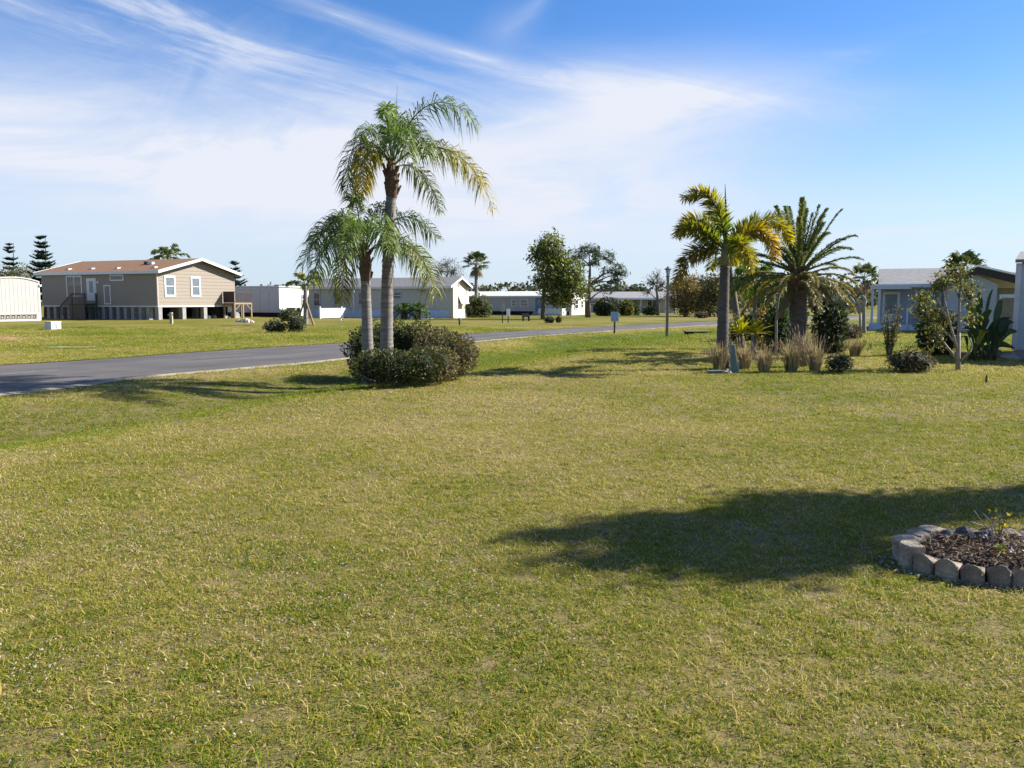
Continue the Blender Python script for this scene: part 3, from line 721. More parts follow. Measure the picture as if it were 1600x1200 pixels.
def grey_home():
    d = 92.0; p = P(893, 493, d); root = thing('grey_mobile_home', 'long shaded mobile home with white roof and blue door behind the broad tree', 'mobile home', (p.x,p.y,0), RZ)
    W, L, EV, RG = 4.6, 13.5, 2.15, 2.62
    gw = mat('grey_siding', (.38,.355,.325), .65, var=.05); MB().box(-L,-.02,0,W,.42,EV).build('wall', gw, root)
    MB().prism([(0,0),(W,0),(W,EV),(W/2,RG-.02),(0,EV)], -.3, 0, 0).build('end_wall', mat('cream_end',(.52,.49,.42),.6), root)
    MB().box(-L,-.3,.1,W,.0,.41).build('crawl_shade', DARK, root)  # dark block standing for the shade below the floor
    rf = gable_roof(root, -L, 0, W, EV, RG, .2, .06, mat('white_metal_roof',(.72,.71,.70),.5,var=.05), TRIM, .1)
    Tf, Te = wallT('front',0), wallT('end',0)
    dr = MB().tbox(Tf,-4.3,-3.4,.1,1.95,.0,.05).build('door', mat('blue_door',(.09,.15,.25),.5), root); MB().tbox(Tf,-4.05,-3.65,1.2,1.7,.05,.06).build('door_pane', BLIND, dr)
    for u0,u1 in ((-12.5,-11.4),(-7.3,-6.6),(-6.2,-5.2)): window(root,Tf,u0,u1,.95,1.75,.08,'h')
    window(root,Te,.9,2.1,.65,1.75,.09,'h'); window(root,Te,3.2,3.9,.8,1.6,.08,'h')
    m = MB(); m.box(-3.3,-.5,-1.7,-1.6,0,.75); m.box(-.62,-.5,-1.6,-.02,0,.75); m.box(-3.3,-.5,-1.7,-.0,.02,.12); m.build('porch_wall', WHITE, root)
    st = MB(); st.box(-4.4,-3.3,-.9,-.05,0,.2); st.box(-4.4,-3.3,-.5,-.05,.2,.4); st.build('steps', CONC, root)
    # shelter roof far behind
    q = P(985, 489, 112); r2 = thing('far_house', 'far house with a low grey roof behind the bushes and lamp post', 'house', (q.x,q.y,0), RZ*.5)
    g2 = mat('far_wall',(.42,.39,.36),.7); gable_body(r2,-8,6,7,0,2.0,2.75,g2); gable_roof(r2,-8,6,7,2.0,2.75,.4,.1,mat('grey_shingles',(.25,.24,.24),.9,var=.2),TRIM,.4)
    T2 = wallT('front',0); window(r2,T2,-1,0.2,.8,1.7); window(r2,T2,2.2,3.6,.6,1.8,.1,'v'); window(r2,T2,-5.5,-4.2,.8,1.7)
    pr = MB(); pr.box(-1.6,4.8,-2.2,-.42,1.75,1.88); 
    for x in (-1.5,1.5,4.7): pr.box(x-.06,x+.06,-2.15,-2.03,0,1.75)
    pr.build('porch_roof', WHITE, r2)
grey_home()

def right_house():
    c = P(1360, 515, 46); root = thing('blue_grey_house', 'blue grey house with porch, white door and dark gabled carport behind the garden', 'house', (c.x,c.y,0), RZ)
    wl = mat('blue_grey_siding',(.31,.335,.38),.65,var=.05); tr = mat('pale_trim',(.48,.51,.55),.55,var=.04)
    rfm = mat('grey_roof_shingle',(.20,.195,.195),.9,bump=.4,bscale=12,var=.18)
    W, L, EV = 6.5, 3.5, 2.42
    MB().box(.35,L,0,W,.0,EV).build('wall', wl, root)
    Tf = wallT('front',0)
    siding(root, Tf, 1.75, L, .62, EV-.02, .24, wl)
    rf = MB(); rf.prism([(-.5,EV-.04),(W/2,EV+.92),(W+.4,EV-.04),(W+.4,EV+.08),(W/2,EV+1.04),(-.5,EV+.08)], .30, L+.9, 0); R = rf.build('roof', rfm, root)
    MB().box(.28,L-.1,-.54,-.505,EV-.10,EV+.09).build('fascia', tr, R)
    # porch at the left
    pr = MB(); pr.box(-.15,1.9,-1.5,.3,EV-.14,EV-.02); pr.build('porch_roof', mat('porch_grey',(.33,.36,.40),.7), root)
    MB().box(-.18,1.92,-1.54,-1.5,EV-.2,EV+.01).build('porch_fascia', tr, root)
    for x in (-.02,.32): MB().box(x,x+.12,-1.45,-1.33,.34,EV-.15).build('porch_post', tr, root)
    MB().box(-.1,1.8,-1.45,-.02,.0,.34).build('porch_floor', mat('porch_side',(.40,.47,.56),.7), root)
    d = MB().tbox(Tf,.55,1.42,.38,2.1,.02,.07).build('door', WHITE, root); MB().tbox(Tf,.68,1.28,.9,1.95,.07,.08).build('door_pane', BLIND, d)
    window(root,Tf,2.15,2.85,.85,2.12,.10,'h',tr); window(root,Tf,2.95,3.4,1.5,2.15,.07,'none',tr,BLIND)
    st = MB()
    for i in range(3): st.box(1.81+.22*i,2.03+.22*i,-1.4,-.4,.0,.34-.11*i)
    st.build('steps', tr, root)
    rl = MB(); rl.beam((1.75,-1.42,1.15),(2.75,-1.42,.75),.07); rl.box(2.7,2.78,-1.46,-1.38,0,1.05); rl.box(1.72,1.8,-1.46,-1.38,.34,1.25); rl.build('handrail', WHITE, root)
    # carport with a gable end
    z0 = 2.42; cp = MB(); cw = 4.6; x0 = L-.05
    dk = mat('dark_fascia',(.032,.026,.025),.7)
    cp.prism([(x0,z0-.08),(x0+1.35,z0+.52),(x0+cw,z0-.42),(x0+cw,z0+.0),(x0+1.35,z0+.86),(x0,z0+.2)], -2.6, -2.5, 1); cp.build('carport_fascia', dk, root)
    MB().prism([(x0-.1,z0+.22),(x0+1.35,z0+.88),(x0+cw+.1,z0+.02),(x0+cw+.1,z0+.10),(x0+1.35,z0+.97),(x0-.1,z0+.30)], -2.66, 5, 1).build('carport_roof', mat('white_roof',(.78,.77,.76),.5,var=.03), root)
    MB().prism([(x0+.08,.0),(x0+2.3,.0),(x0+2.3,z0+.0),(x0+1.35,z0+.48),(x0+.08,z0-.1)], -2.3, 4.8, 1).build('carport_wall', mat('carport_wall_blue',(.34,.36,.395),.7,var=.10), root)
    MB().box(x0+2.32,x0+cw,2.0,2.15,0,2.3).build('carport_back', mat('carport_back_grey',(.30,.30,.30),.8), root)
    MB().box(x0+2.4,x0+cw,-2.48,-2.4,1.75,1.92).build('carport_beam', tr, root)
    for x in (x0+cw-.15, x0+2.45): MB().box(x-.05,x+.05,-2.48,-2.4,0,1.75).build('carport_post', tr, root)
    MB().box(x0+1.6,x0+cw+2,1.2,3.2,2.3,3.12).build('white_parapet', WHITE, root)
    # neighbour at the frame edge
    e = G(1581, 561); n = thing('pale_mobile_home', 'pale blue white house wall at the right edge behind the big leaves', 'mobile home', (e.x,e.y,0), math.radians(-34))
    pw = mat('pale_blue_wall',(.42,.455,.50),.6,var=.05)
    MB().box(0,9,0,4.2,.25,2.62).build('wall', pw, n); MB().box(.04,8.96,.04,4.1,0,.25).build('footing', CONC, n)
    T = wallT('front',0); siding(n,T,.1,9,.3,2.6,.26,pw); MB().box(-.03,.1,-.045,.06,.26,2.62).build('corner_board', mat('edge_trim',(.60,.56,.56),.6), n)
    MB().prism([(-.15,2.63),(2.1,2.95),(4.4,2.63),(4.4,2.72),(2.1,3.04),(-.15,2.72)],-.05,9.2,0).build('roof', rfm, n)
    window(n,T,2.2,3.4,1.0,2.1)
right_house()

# ================================================================== PALMS
PTRUNK = mat('palm_trunk_grey', (.195,.175,.155), .9, bump=.7, bscale=10, var=.5, vscale=2.2, stretch=(.5,.5,7))
PDARK = mat('palm_trunk_dark', (.085,.075,.070), .9, bump=.6, bscale=16, var=.35, vscale=6, stretch=(1,1,2))
BOOT = mat('palm_boot', (.12,.075,.05), .9, bump=.6, bscale=24, var=.35, vscale=8, stretch=(1,1,.3))
BARK = mat('bark', (.13,.105,.085), .92, bump=.6, bscale=16, var=.35, vscale=6, stretch=(1,1,.35))
PALEBARK = mat('pale_bark', (.25,.225,.19), .85, bump=.35, bscale=16, var=.25, vscale=6)

def bez(c, t):
    c = [np.array(q, float) for q in c]
    if len(c) == 3: return (1-t)**2*c[0] + 2*t*(1-t)*c[1] + t*t*c[2]
    return (1-t)**3*c[0] + 3*t*(1-t)**2*c[1] + 3*t*t*(1-t)*c[2] + t**3*c[3]
def lerp(a, b, t): return tuple(a[i]+(b[i]-a[i])*t for i in range(3))

def frond(parent, ctrl, pairs=60, leaf=.5, width=.03, c0=(.06,.11,.02), c1=(.10,.14,.03), plume=.5, droop=.45, t0=.16, rr=.022, fwd=.75, jit=.22, rc=(.13,.15,.05), taper=.75, name='frond', material=None, r=random):
    mb = MB(); N = 14
    pts = [bez(ctrl, i/N) for i in range(N+1)]
    mb.tube(pts, [rr*(1-.85*i/N) for i in range(N+1)], 5, True, rc)
    for k in range(pairs):
        t = t0 + (1-t0)*(k+.5)/pairs; p = bez(ctrl, t); T = bez(ctrl, min(1, t+.02))-bez(ctrl, max(0, t-.02)); T /= np.linalg.norm(T)
        S = np.cross(T, (0,0,1.0)); ns = np.linalg.norm(S); S = S/ns if ns > .05 else np.array((1.0,0,0)); Nn = np.cross(S, T)
        env = (math.sin(math.pi*min(1,(.12+.88*(t-t0)/(1-t0)))**taper) ** .55)
        for sd in (-1, 1):
            a = r.uniform(-plume, plume*1.3); L = leaf*(.35+.65*env)*r.uniform(.8,1.15)
            d = S*sd*math.cos(a) + Nn*math.sin(a) + T*fwd*r.uniform(.7,1.3); d /= np.linalg.norm(d)
            m = p + d*L*.5 + np.array((0,0,-droop*L*.10)); e = m + (d*.5)*L*(1-.35*droop) + np.array((0,0,-droop*L*.62*r.uniform(.6,1.3)))
            w = np.cross(d, Nn + .5*np.array((r.uniform(-1,1), r.uniform(-1,1), r.uniform(-1,1)))); w /= max(np.linalg.norm(w), 1e-6); w = w*width*.5
            c = lerp(c0, c1, min(1, max(0, t*1.1-.1+r.uniform(-.3,.3)))); f = 1+r.uniform(-jit,jit); c = tuple(max(.004,q*f) for q in c)
            mb.add([p-w*.35, p+w*.35, m+w, m-w, e], [(0,1,2,3),(3,2,4)], c)
    return mb.build(name, material or FOL, parent, rel=True, fixn=False)

def palm_trunk(parent, path, r0, r1, material, ring=.10, bulge=.0, n=14, amp=.05, name='trunk'):
    p = [Vector(q) for q in path]; L = (p[-1]-p[0]).length; k = max(6, int(L/ring)*2); pts, rad = [], []
    for i in range(k+1):
        t = i/k; q = Vector(bez(p, t)) if len(p) == 3 else p[0].lerp(p[1], t)
        r = r0+(r1-r0)*t + bulge*math.exp(-(t/.12)**2); pts.append(q); rad.append(r*(1+amp*(1 if i%2 else -1)*random.uniform(.5,1)))
    return MB().tube(pts, rad, n).build(name, material, parent, smooth=True, rel=True)

QG0, QG1 = (.080,.130,.024), (.150,.195,.045)
def queen_palm(label, px, d, base_py, bend_px, top, fr, r0, r1):
    b = P(px, base_py, d); b.z = H(b.x, b.y); root = thing('palm_tree', label, 'palm tree', b, 0, 'pair of palms rising from the hedge')
    tp = P(*top, d); md = P(*bend_px, d)
    palm_trunk(root, [b - Vector((0,0,.05)), md, tp], r0, r1, PTRUNK, .11, .05)
    ax = Vector((0,0,1)); bt = MB()
    hh = .62
    bt.tube([tp-ax*.12, tp+ax*.10, tp+ax*.32, tp+ax*hh], [r1*1.05, r1*1.38, r1*1.30, r1*.75], 12)
    for i in range(16):                                  # cut leaf bases
        a = i*2.4; z = -.05+.035*i; dr = Vector((math.cos(a), math.sin(a), 0)); q = tp+ax*z+dr*r1*1.05
        bt.beam(q, q+dr*random.uniform(.03,.08)+ax*random.uniform(.10,.20), .07, .03)
    bt.build('leaf_bases', BOOT, root, rel=True)
    for f in fr:
        pts, kw = f; c = [P(a[0], a[1], d+a[2]) for a in pts]
        kw = dict(dict(dict(leaf=.50, width=.025, c0=QG0, c1=QG1, plume=.95, droop=.8, rr=.018, fwd=.7, jit=.4), pairs=84), **kw)
        frond(root, c, **kw)
    return root
YL = (.36,.26,.03); YG = (.22,.21,.035); PALE = (.27,.30,.12); DK = (.052,.092,.022)
queen_palm('tall palm with ringed grey trunk and yellowing fronds in the hedge', 604, 17.3, 590, (603,420), (612,300), [
    (((615,262,0),(618,200,0),(621,132,.1)), dict(pairs=6, leaf=.05, width=.012, rr=.014, c0=(.10,.12,.05), c1=(.12,.13,.06), t0=.5)),
    (((613,255,0),(600,190,-.5),(612,150,-.9),(600,175,-1.5)), dict(c0=(.13,.20,.035), c1=(.16,.22,.05), leaf=.40, width=.035, droop=.5)),
    (((615,255,.1),(640,150,.1),(700,135,.0),(745,195,-.1)), dict(leaf=.60)),
    (((616,258,0),(670,205,-.1),(735,225,-.2),(770,325,-.4)), dict(c1=YL, leaf=.58)),
    (((616,256,.1),(660,205,.6),(730,235,.9),(755,290,1.1)), dict(c1=YG, leaf=.52)),
    (((615,262,0),(650,245,.5),(672,280,.9),(688,330,1.0)), dict(c0=PALE, c1=PALE, leaf=.42)),
    (((612,258,0),(570,195,-.1),(535,225,-.2),(545,300,-.3)), dict(c0=DK, c1=(.09,.12,.03), leaf=.54)),
    (((612,260,0),(585,215,.6),(560,240,.9),(570,300,1.2)), dict(c0=YG, c1=YL, leaf=.5)),
    (((614,252,0),(612,195,-.9),(628,195,-1.5),(640,245,-1.9)), dict(c0=(.10,.17,.03), c1=QG1, leaf=.5)),
    (((611,258,0),(590,205,-.7),(556,230,-1.1),(565,300,-1.4)), dict(c0=QG0, c1=YL, leaf=.45)),
    (((615,252,0),(640,190,-.7),(660,200,-1.1),(668,240,-1.3)), dict(c0=DK, leaf=.48)),
    (((613,252,0),(605,180,.9),(625,165,1.5),(645,205,1.9)), dict(c0=QG0, leaf=.5)),
    (((612,253,0),(588,195,.4),(578,190,1.1),(560,215,1.6)), dict(c0=DK, leaf=.46)),
], .140, .105)
queen_palm('shorter palm of the hedge pair with feathery green fronds', 577, 16.6, 594, (573,500), (571,430), [
    (((570,392,0),(560,330,-.1),(552,300,-.1),(556,312,-.2)), dict(leaf=.45, pairs=60, t0=.35)),
    (((571,392,0),(575,330,.3),(600,310,.8),(612,330,1.2)), dict(leaf=.45)),
    (((572,392,0),(612,325,.1),(650,325,.1),(682,372,.0)), dict(leaf=.50)),
    (((573,395,0),(625,360,-.2),(665,385,-.4),(680,460,-.6)), dict(leaf=.55, c1=YG)),
    (((573,395,0),(620,350,.6),(650,370,1.0),(665,430,1.3)), dict(leaf=.52, c1=PALE)),
    (((570,394,0),(535,335,-.1),(495,350,-.2),(470,420,-.3)), dict(leaf=.56, c0=DK)),
    (((570,393,0),(540,325,.5),(505,340,.9),(490,385,1.2)), dict(leaf=.54, c0=QG0)),
    (((569,395,0),(530,355,-.6),(500,375,-1.0),(490,440,-1.2)), dict(leaf=.5, c0=DK, c1=QG1)),
    (((570,398,0),(545,370,.3),(532,400,.5),(535,470,.6)), dict(leaf=.5, c0=(.16,.19,.04), c1=(.26,.24,.06), droop=.95)),
    (((571,392,0),(560,335,-.9),(545,345,-1.5),(540,400,-1.9)), dict(leaf=.5, c0=(.10,.18,.03))),
    (((572,392,0),(585,330,-.8),(600,340,-1.4),(610,395,-1.8)), dict(leaf=.5, c0=(.11,.18,.03))),
    (((571,392,0),(565,335,.9),(550,345,1.5),(540,380,1.9)), dict(leaf=.48)),
    (((570,390,0),(556,345,-.3),(535,325,-.6),(520,345,-.8)), dict(leaf=.5)),
], .120, .09)

def foxtail():
    d = 19.5; b = P(1128, 577, d); b.z = H(b.x,b.y)
    root = thing('foxtail_palm', 'bushy yellow green palm with dark slender trunk and an upright spear', 'palm tree', b)
    tp = P(1133, 415, d); palm_trunk(root, [b-Vector((0,0,.05)), P(1129,500,d), tp], .15, .108, PDARK, .12, .04)
    MB().tube([tp, P(1133,395,d), P(1134,375,d)], [.112,.10,.055], 12).build('crownshaft', mat('crownshaft',(.16,.19,.10),.6,var=.2), root, smooth=True, rel=True)
    MB().tube([P(1134,380,d),P(1134,330,d),P(1133,287,d)],[.045,.03,.004],6,True,(.05,.08,.03)).build('spear', FOL, root, rel=True)
    g, y, o = (.15,.20,.028), (.44,.36,.045), (.50,.33,.035)
    for c, kw in (
        (((1134,385,0),(1128,320,-.1),(1105,285,-.2),(1068,310,-.3)), dict(c0=g,c1=y)),
        (((1132,388,0),(1110,345,.2),(1075,325,.3),(1057,370,.4)), dict(c0=(.11,.15,.025),c1=y)),
        (((1131,388,0),(1105,370,-.3),(1085,350,-.5),(1062,360,-.6)), dict(c0=g,c1=(.3,.27,.04))),
        (((1131,392,0),(1105,383,-.2),(1070,385,-.3),(1056,445,-.4)), dict(c0=(.20,.19,.04),c1=(.34,.24,.04))),
        (((1136,386,0),(1160,350,.2),(1215,315,.5),(1236,380,.6)), dict(c0=g,c1=y)),
        (((1136,388,0),(1165,355,-.3),(1205,340,-.6),(1212,405,-.7)), dict(c0=(.24,.23,.03),c1=o)),
        (((1135,390,0),(1150,375,-.7),(1165,375,-1.2),(1175,420,-1.5)), dict(c0=g,c1=y)),
        (((1135,392,0),(1145,375,.8),(1150,385,1.3),(1146,410,1.6)), dict(c0=g,c1=y)),
        (((1133,386,0),(1128,330,.7),(1112,325,1.2),(1100,360,1.5)), dict(c0=g,c1=y)),
    ):
        frond(root, [P(a[0],a[1],d+a[2]) for a in c], **dict(dict(pairs=190, leaf=.40, width=.042, plume=2.6, droop=.18, rr=.026, fwd=.75, taper=.55, rc=(.2,.2,.06), t0=.10), **kw))
foxtail()

def gen_fronds(root, c, n, L, e0, e1, dr, seed, **kw):
    r = random.Random(seed)
    for i in range(n):
        a = i*2.39996 + r.uniform(-.25,.25); e = math.radians(e0+(e1-e0)*((i+.5)/n)+r.uniform(-6,6)); l = L*r.uniform(.85,1.1)
        h = Vector((math.cos(a)*math.cos(e), math.sin(a)*math.cos(e), math.sin(e)))
        p1 = c+h*l*.5; p2 = c+h*l*.85 - Vector((0,0,dr*l*.25)); p3 = c+Vector((h.x,h.y,0))*l*1.0+Vector((0,0,h.z*l-dr*l*.75))
        k = dict(kw); frond(root, [c,p1,p2,p3], r=r, **k)

def date_palm():
    d = 23.0; b = P(1247, 562, d); b.z = H(b.x,b.y)
    root = thing('date_palm', 'stout date palm with stiff arching grey green fronds', 'palm tree', b)
    tp = P(1247, 440, d)
    palm_trunk(root, [b-Vector((0,0,.05)), tp], .225, .24, PDARK, .09, .06, 16, .09)
    bt = MB(); ax = Vector((0,0,1)); r = random.Random(3)
    bt.tube([tp-ax*.2, tp+ax*.1, tp+ax*.42], [.235,.27,.11], 14)
    for i in range(60):
        a = i*2.4; z = -.35+.012*i; dr = Vector((math.cos(a),math.sin(a),0)); q = tp+ax*z+dr*.205
        bt.beam(q, q+dr*r.uniform(.05,.12)+ax*r.uniform(.10,.22), .10, .04)
    bt.build('leaf_bases', BOOT, root, rel=True)
    c = tp + ax*.2; G0, G1 = (.125,.16,.055), (.20,.22,.07)
    K = dict(pairs=115, width=.026, plume=.5, rr=.03, rc=(.16,.17,.06), jit=.18, taper=.8, fwd=1.1)
    gen_fronds(root, c, 18, 2.1, 84, 54, .14, 41, leaf=.17, droop=.10, c0=G0, c1=G1, **K)
    gen_fronds(root, c, 18, 2.05, 54, 20, .30, 42, leaf=.18, droop=.15, c0=G0, c1=(.14,.15,.05), **K)
    gen_fronds(root, c-ax*.1, 16, 1.8, 24, -10, .50, 43, leaf=.19, droop=.3, c0=(.16,.17,.06), c1=(.34,.26,.075), **K)
    gen_fronds(root, c-ax*.15, 5, .9, -10, -50, .5, 44, leaf=.24, droop=.4, c0=(.20,.16,.08), c1=(.27,.21,.12), **K)
date_palm()

def small_palm(name, label, px, base_py, d, top_px, top_py, r0, r1, n, L, e0, e1, dr, seed, group=None, tm=None, **kw):
    b = P(px, base_py, d); b.z = H(b.x,b.y); root = thing(name, label, 'palm tree', b, 0, group); tp = P(top_px, top_py, d)
    palm_trunk(root, [b-Vector((0,0,.05)), tp], r0, r1, tm or PTRUNK, .14, .02, 10)
    gen_fronds(root, tp, n, L, e0, e1, dr, seed, **dict(dict(pairs=34, leaf=.4, width=.05, plume=.4, droop=.5, c0=(.06,.11,.022), c1=(.10,.15,.03), rr=.02), **kw)); return root
small_palm('garden_palm', 'small green palm between the foxtail palm and the date palm', 1177, 548, 25.5, 1180, 445, .07, .05, 16, 1.2, 72, 0, .75, 61, leaf=.40, pairs=46, width=.05, c0=(.10,.17,.03), c1=(.16,.22,.04))
small_palm('leaning_palm', 'leaning bare trunked palm just behind the foxtail palm', 1160, 525, 28.0, 1137, 405, .13, .10, 9, 1.2, 70, 0, .7, 62, tm=BARK, c1=(.25,.23,.04))
small_palm('distant_palm', 'dark palm crown showing above the brown roof of the tan house', 262, 499, 92, 262, 402, .16, .13, 15, 2.3, 72, -6, .55, 63, leaf=.75, width=.16, pairs=24, c1=(.15,.16,.05))
small_palm('round_palm', 'round dark palm behind the far grey roofed house', 998, 487, 122, 998, 462, .3, .3, 26, 2.1, 85, -18, .5, 64, leaf=.6, width=.16, pairs=22, c0=(.05,.075,.03), c1=(.09,.10,.045))
small_palm('braced_palm', 'young palm held up by wooden braces beside round bushes', 478, 518.5, 54.5, 477, 447, .16, .12, 7, 1.6, 75, 10, .6, 65, leaf=.5, width=.09, pairs=26, c0=(.11,.15,.03), c1=(.30,.26,.04))
def braces():
    b = P(478, 518.5, 54.5); root = bpy.data.objects['braced_palm']; m = MB(); h = Vector((0,0,1.5)); z = Vector((0,0,0))
    l = root.location
    for dx, dy in ((.62,-.35),(-.55,-.25),(-.1,.7)):
        m = MB(); m.beam((dx,dy,0),(dx*.12,dy*.12,1.55),.10); m.build('brace', mat('brace_wood',(.20,.14,.07),.85,var=.2), root)
    r = random.Random(2)
    frond(root, [l+Vector((0,0,2.7)), l+Vector((-.5,0,3.1)), l+Vector((-1.2,0,2.7))], pairs=22, leaf=.45, width=.07, c0=(.08,.09,.04), c1=(.10,.10,.05), droop=.9, r=r)
    mu = MB(); k = 16; ring = [Vector((math.cos(6.283*j/k)*.75*r.uniform(.85,1.1), math.sin(6.283*j/k)*.6, .005)) for j in range(k)]
    mu.add(ring+[Vector((0,0,.1))], [(j,(j+1)%k,k) for j in range(k)]); mu.build('mulch_ring', mat('mulch_red',(.17,.09,.05),.95,bump=.6,bscale=30,var=.4,vscale=10), root)
braces()

def fan_leaf(root, c, tip, size, col, r, nseg=20, name='fan_leaf'):
    mb = MB(); c, tip = Vector(c), Vector(tip); d = (tip-c).normalized(); mb.tube([c, tip], [.02*size,.015*size], 4, True, (.12,.13,.05))
    s = d.cross(Vector((0,0,1)))
    s = s.normalized() if s.length > .05 else Vector((1,0,0)); n = s.cross(d)
    for i in range(nseg):
        a = math.radians(-115+230*i/(nseg-1)); q = d*math.cos(a)+s*math.sin(a); L = size*(.75+.25*math.cos(a))*r.uniform(.85,1.1)
        m = tip+q*L*.6+n*.05*L; e = tip+q*L*.95-Vector((0,0,.28*L)); w = (d*-math.sin(a)+s*math.cos(a))*size*.085
        f = 1+r.uniform(-.2,.2); mb.add([tip, m+w, m-w, e], [(0,1,2),(2,1,3)], tuple(q_*f for q_ in col))
    return mb.build(name, FOL, root, rel=True, fixn=False)
def fan_palm(label, px, base_py, d, top_py, r0, n, size, skirt, seed, group=None):
    b = P(px,base_py,d); b.z = H(b.x,b.y); root = thing('fan_palm', label, 'palm tree', b, 0, group); tp = P(px,top_py,d); r = random.Random(seed)
    palm_trunk(root, [b-Vector((0,0,.05)), tp], r0, r0*.8, PTRUNK, .25, .05, 9)
    for i in range(n):
        a = i*2.4+r.uniform(-.2,.2); e = math.radians(78-(100*(i+.5)/n)); L = size*.8
        h = Vector((math.cos(a)*math.cos(e),math.sin(a)*math.cos(e),math.sin(e))); fan_leaf(root, tp, tp+h*L, size*.75, (.07,.095,.03) if r.random()<.8 else (.12,.13,.045), r)
    for i in range(skirt):
        a = i*2.4; h = Vector((math.cos(a)*.45,math.sin(a)*.45,-.9)); fan_leaf(root, tp-Vector((0,0,.1*size)), tp+h*size*.75, size*.6, (.20,.15,.09), r, 12, 'dead_leaf')
fan_palm('slender fan palm on a tall thin trunk, with a skirt of dead leaves', 744, 492, 95, 413, .22, 20, 1.25, 12, 71)
fan_palm('fan palm on a thin trunk left of the blue grey house', 1350, 516, 41, 434, .09, 16, .62, 4, 72)
fan_palm('fan palm crown rising behind the dark carport gable', 1505, 505, 62, 424, .18, 22, 1.3, 2, 73)

# ================================================================== SHRUBS AND TREES
def blob_points(n, c, rad, r, shell=.55, lump=.18, seed=0, flat=False):
    d = unit(r.normal(size=(n,3)))
    if flat: d[:,2] = np.abs(d[:,2])
    q = (r.random(n)**(1/3.))*(1-shell)+shell*(.82+.18*r.random(n))
    ph = np.random.default_rng(seed).random(9)*6.28
    l = 1 + lump*(np.sin(5*d[:,0]+ph[0])*np.sin(4*d[:,1]+ph[1]) + .7*np.sin(9*d[:,2]+ph[2]+3*d[:,0]) + .6*np.sin(13*d[:,0]+7*d[:,1]+ph[3]))/1.6
    return np.array(c) + d*(q*l)[:,None]*np.array(rad), d
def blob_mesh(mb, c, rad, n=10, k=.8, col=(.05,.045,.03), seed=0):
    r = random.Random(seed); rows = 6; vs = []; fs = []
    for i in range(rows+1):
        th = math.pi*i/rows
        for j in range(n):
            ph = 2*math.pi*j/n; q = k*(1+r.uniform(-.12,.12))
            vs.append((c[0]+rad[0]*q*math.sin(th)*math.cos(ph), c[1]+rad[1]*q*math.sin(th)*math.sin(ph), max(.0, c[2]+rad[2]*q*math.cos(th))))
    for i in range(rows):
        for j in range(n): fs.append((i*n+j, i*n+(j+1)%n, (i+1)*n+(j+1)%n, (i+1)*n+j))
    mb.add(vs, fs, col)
CORE = mat('dark_core', (.020,.022,.010), .95, bump=.5, bscale=20, var=.4)  # dark colour of the solid cores added inside shrubs to block light
def shrub(name, label, blobs, per, leaf, pal, w, seed, group=None, base=None, cat='shrub', pal2=None, aspect=.5, core=.62, material=None, lump=.16):
    """blobs: (x,y,z,rx,ry,rz) in world metres"""
    r = np.random.default_rng(seed); b = base or Vector((blobs[0][0], blobs[0][1], H(blobs[0][0], blobs[0][1])))
    root = thing(name, label, cat, b, 0, group); C, D, K = [], [], []
    mb = MB()
    for i, q in enumerate(blobs):
        n = int(per*(q[3]*q[4]+q[4]*q[5]+q[3]*q[5])*5.2); p, d = blob_points(n, q[:3], q[3:6], r, .72, lump, seed*7+i)
        p[:,2] = np.where(p[:,2] < b.z+.02, b.z+.02+.06*r.random(n), p[:,2])
        pl, ww = (pal2 if (pal2 and i in pal2[2]) else (pal, w, None))[:2]
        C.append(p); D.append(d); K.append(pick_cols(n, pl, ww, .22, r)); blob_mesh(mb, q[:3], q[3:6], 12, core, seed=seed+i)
    mb.build('twigs', CORE, root, rel=True)  # solid dark lumps added so that no light comes through the leaves
    leaves(np.vstack(C), leaf, np.vstack(K), 'leaves', material or GLOSSY, root, np.vstack(D), aspect, r)
    return root
HG = [(.040,.060,.018),(.062,.088,.022),(.095,.105,.03),(.16,.11,.045),(.26,.20,.10)]
HB = [(.062,.070,.022),(.105,.098,.032),(.155,.115,.042),(.21,.165,.07),(.30,.25,.13)]
def hedges():
    def at(px, d, z, rx, ry, rz): p = P(px, 500, d); return (p.x, p.y, z, rx, ry, rz)
    g = 'hedge around the palm pair'
    shrub('hedge', 'low clipped hedge in front of the two palm trunks', [at(584,15.45,.36,.48,.42,.36), at(618,15.4,.37,.52,.42,.36), at(655,15.55,.38,.50,.42,.36), at(684,15.9,.40,.42,.42,.38)], 760, .050, HG, (5,5,3,1.2,.6), 81, g, pal2=(HB,(3,4,3,3,1.5),(3,)), lump=.13)
    shrub('hedge', 'rounded bronze tinged hedge at the right end of the palm bed', [at(700,16.7,.50,.46,.5,.50), at(718,16.9,.50,.42,.5,.44), at(690,17.6,.52,.5,.5,.52), at(672,17.2,.52,.42,.45,.50)], 720, .052, HB, (4,4,3,2,1), 82, g, lump=.13)
    shrub('hedge', 'taller dark green hedge behind the two palm trunks', [at(566,18.1,.52,.40,.5,.54), at(585,18.5,.58,.5,.5,.58), at(622,18.7,.62,.55,.5,.60), at(652,18.6,.60,.5,.5,.58), at(672,18.4,.55,.45,.5,.52)], 560, .058, HG, (5,5,3,.8,.4), 83, g, pal2=(HB,(4,4,2,1,1),(4,)), lump=.24)
hedges()

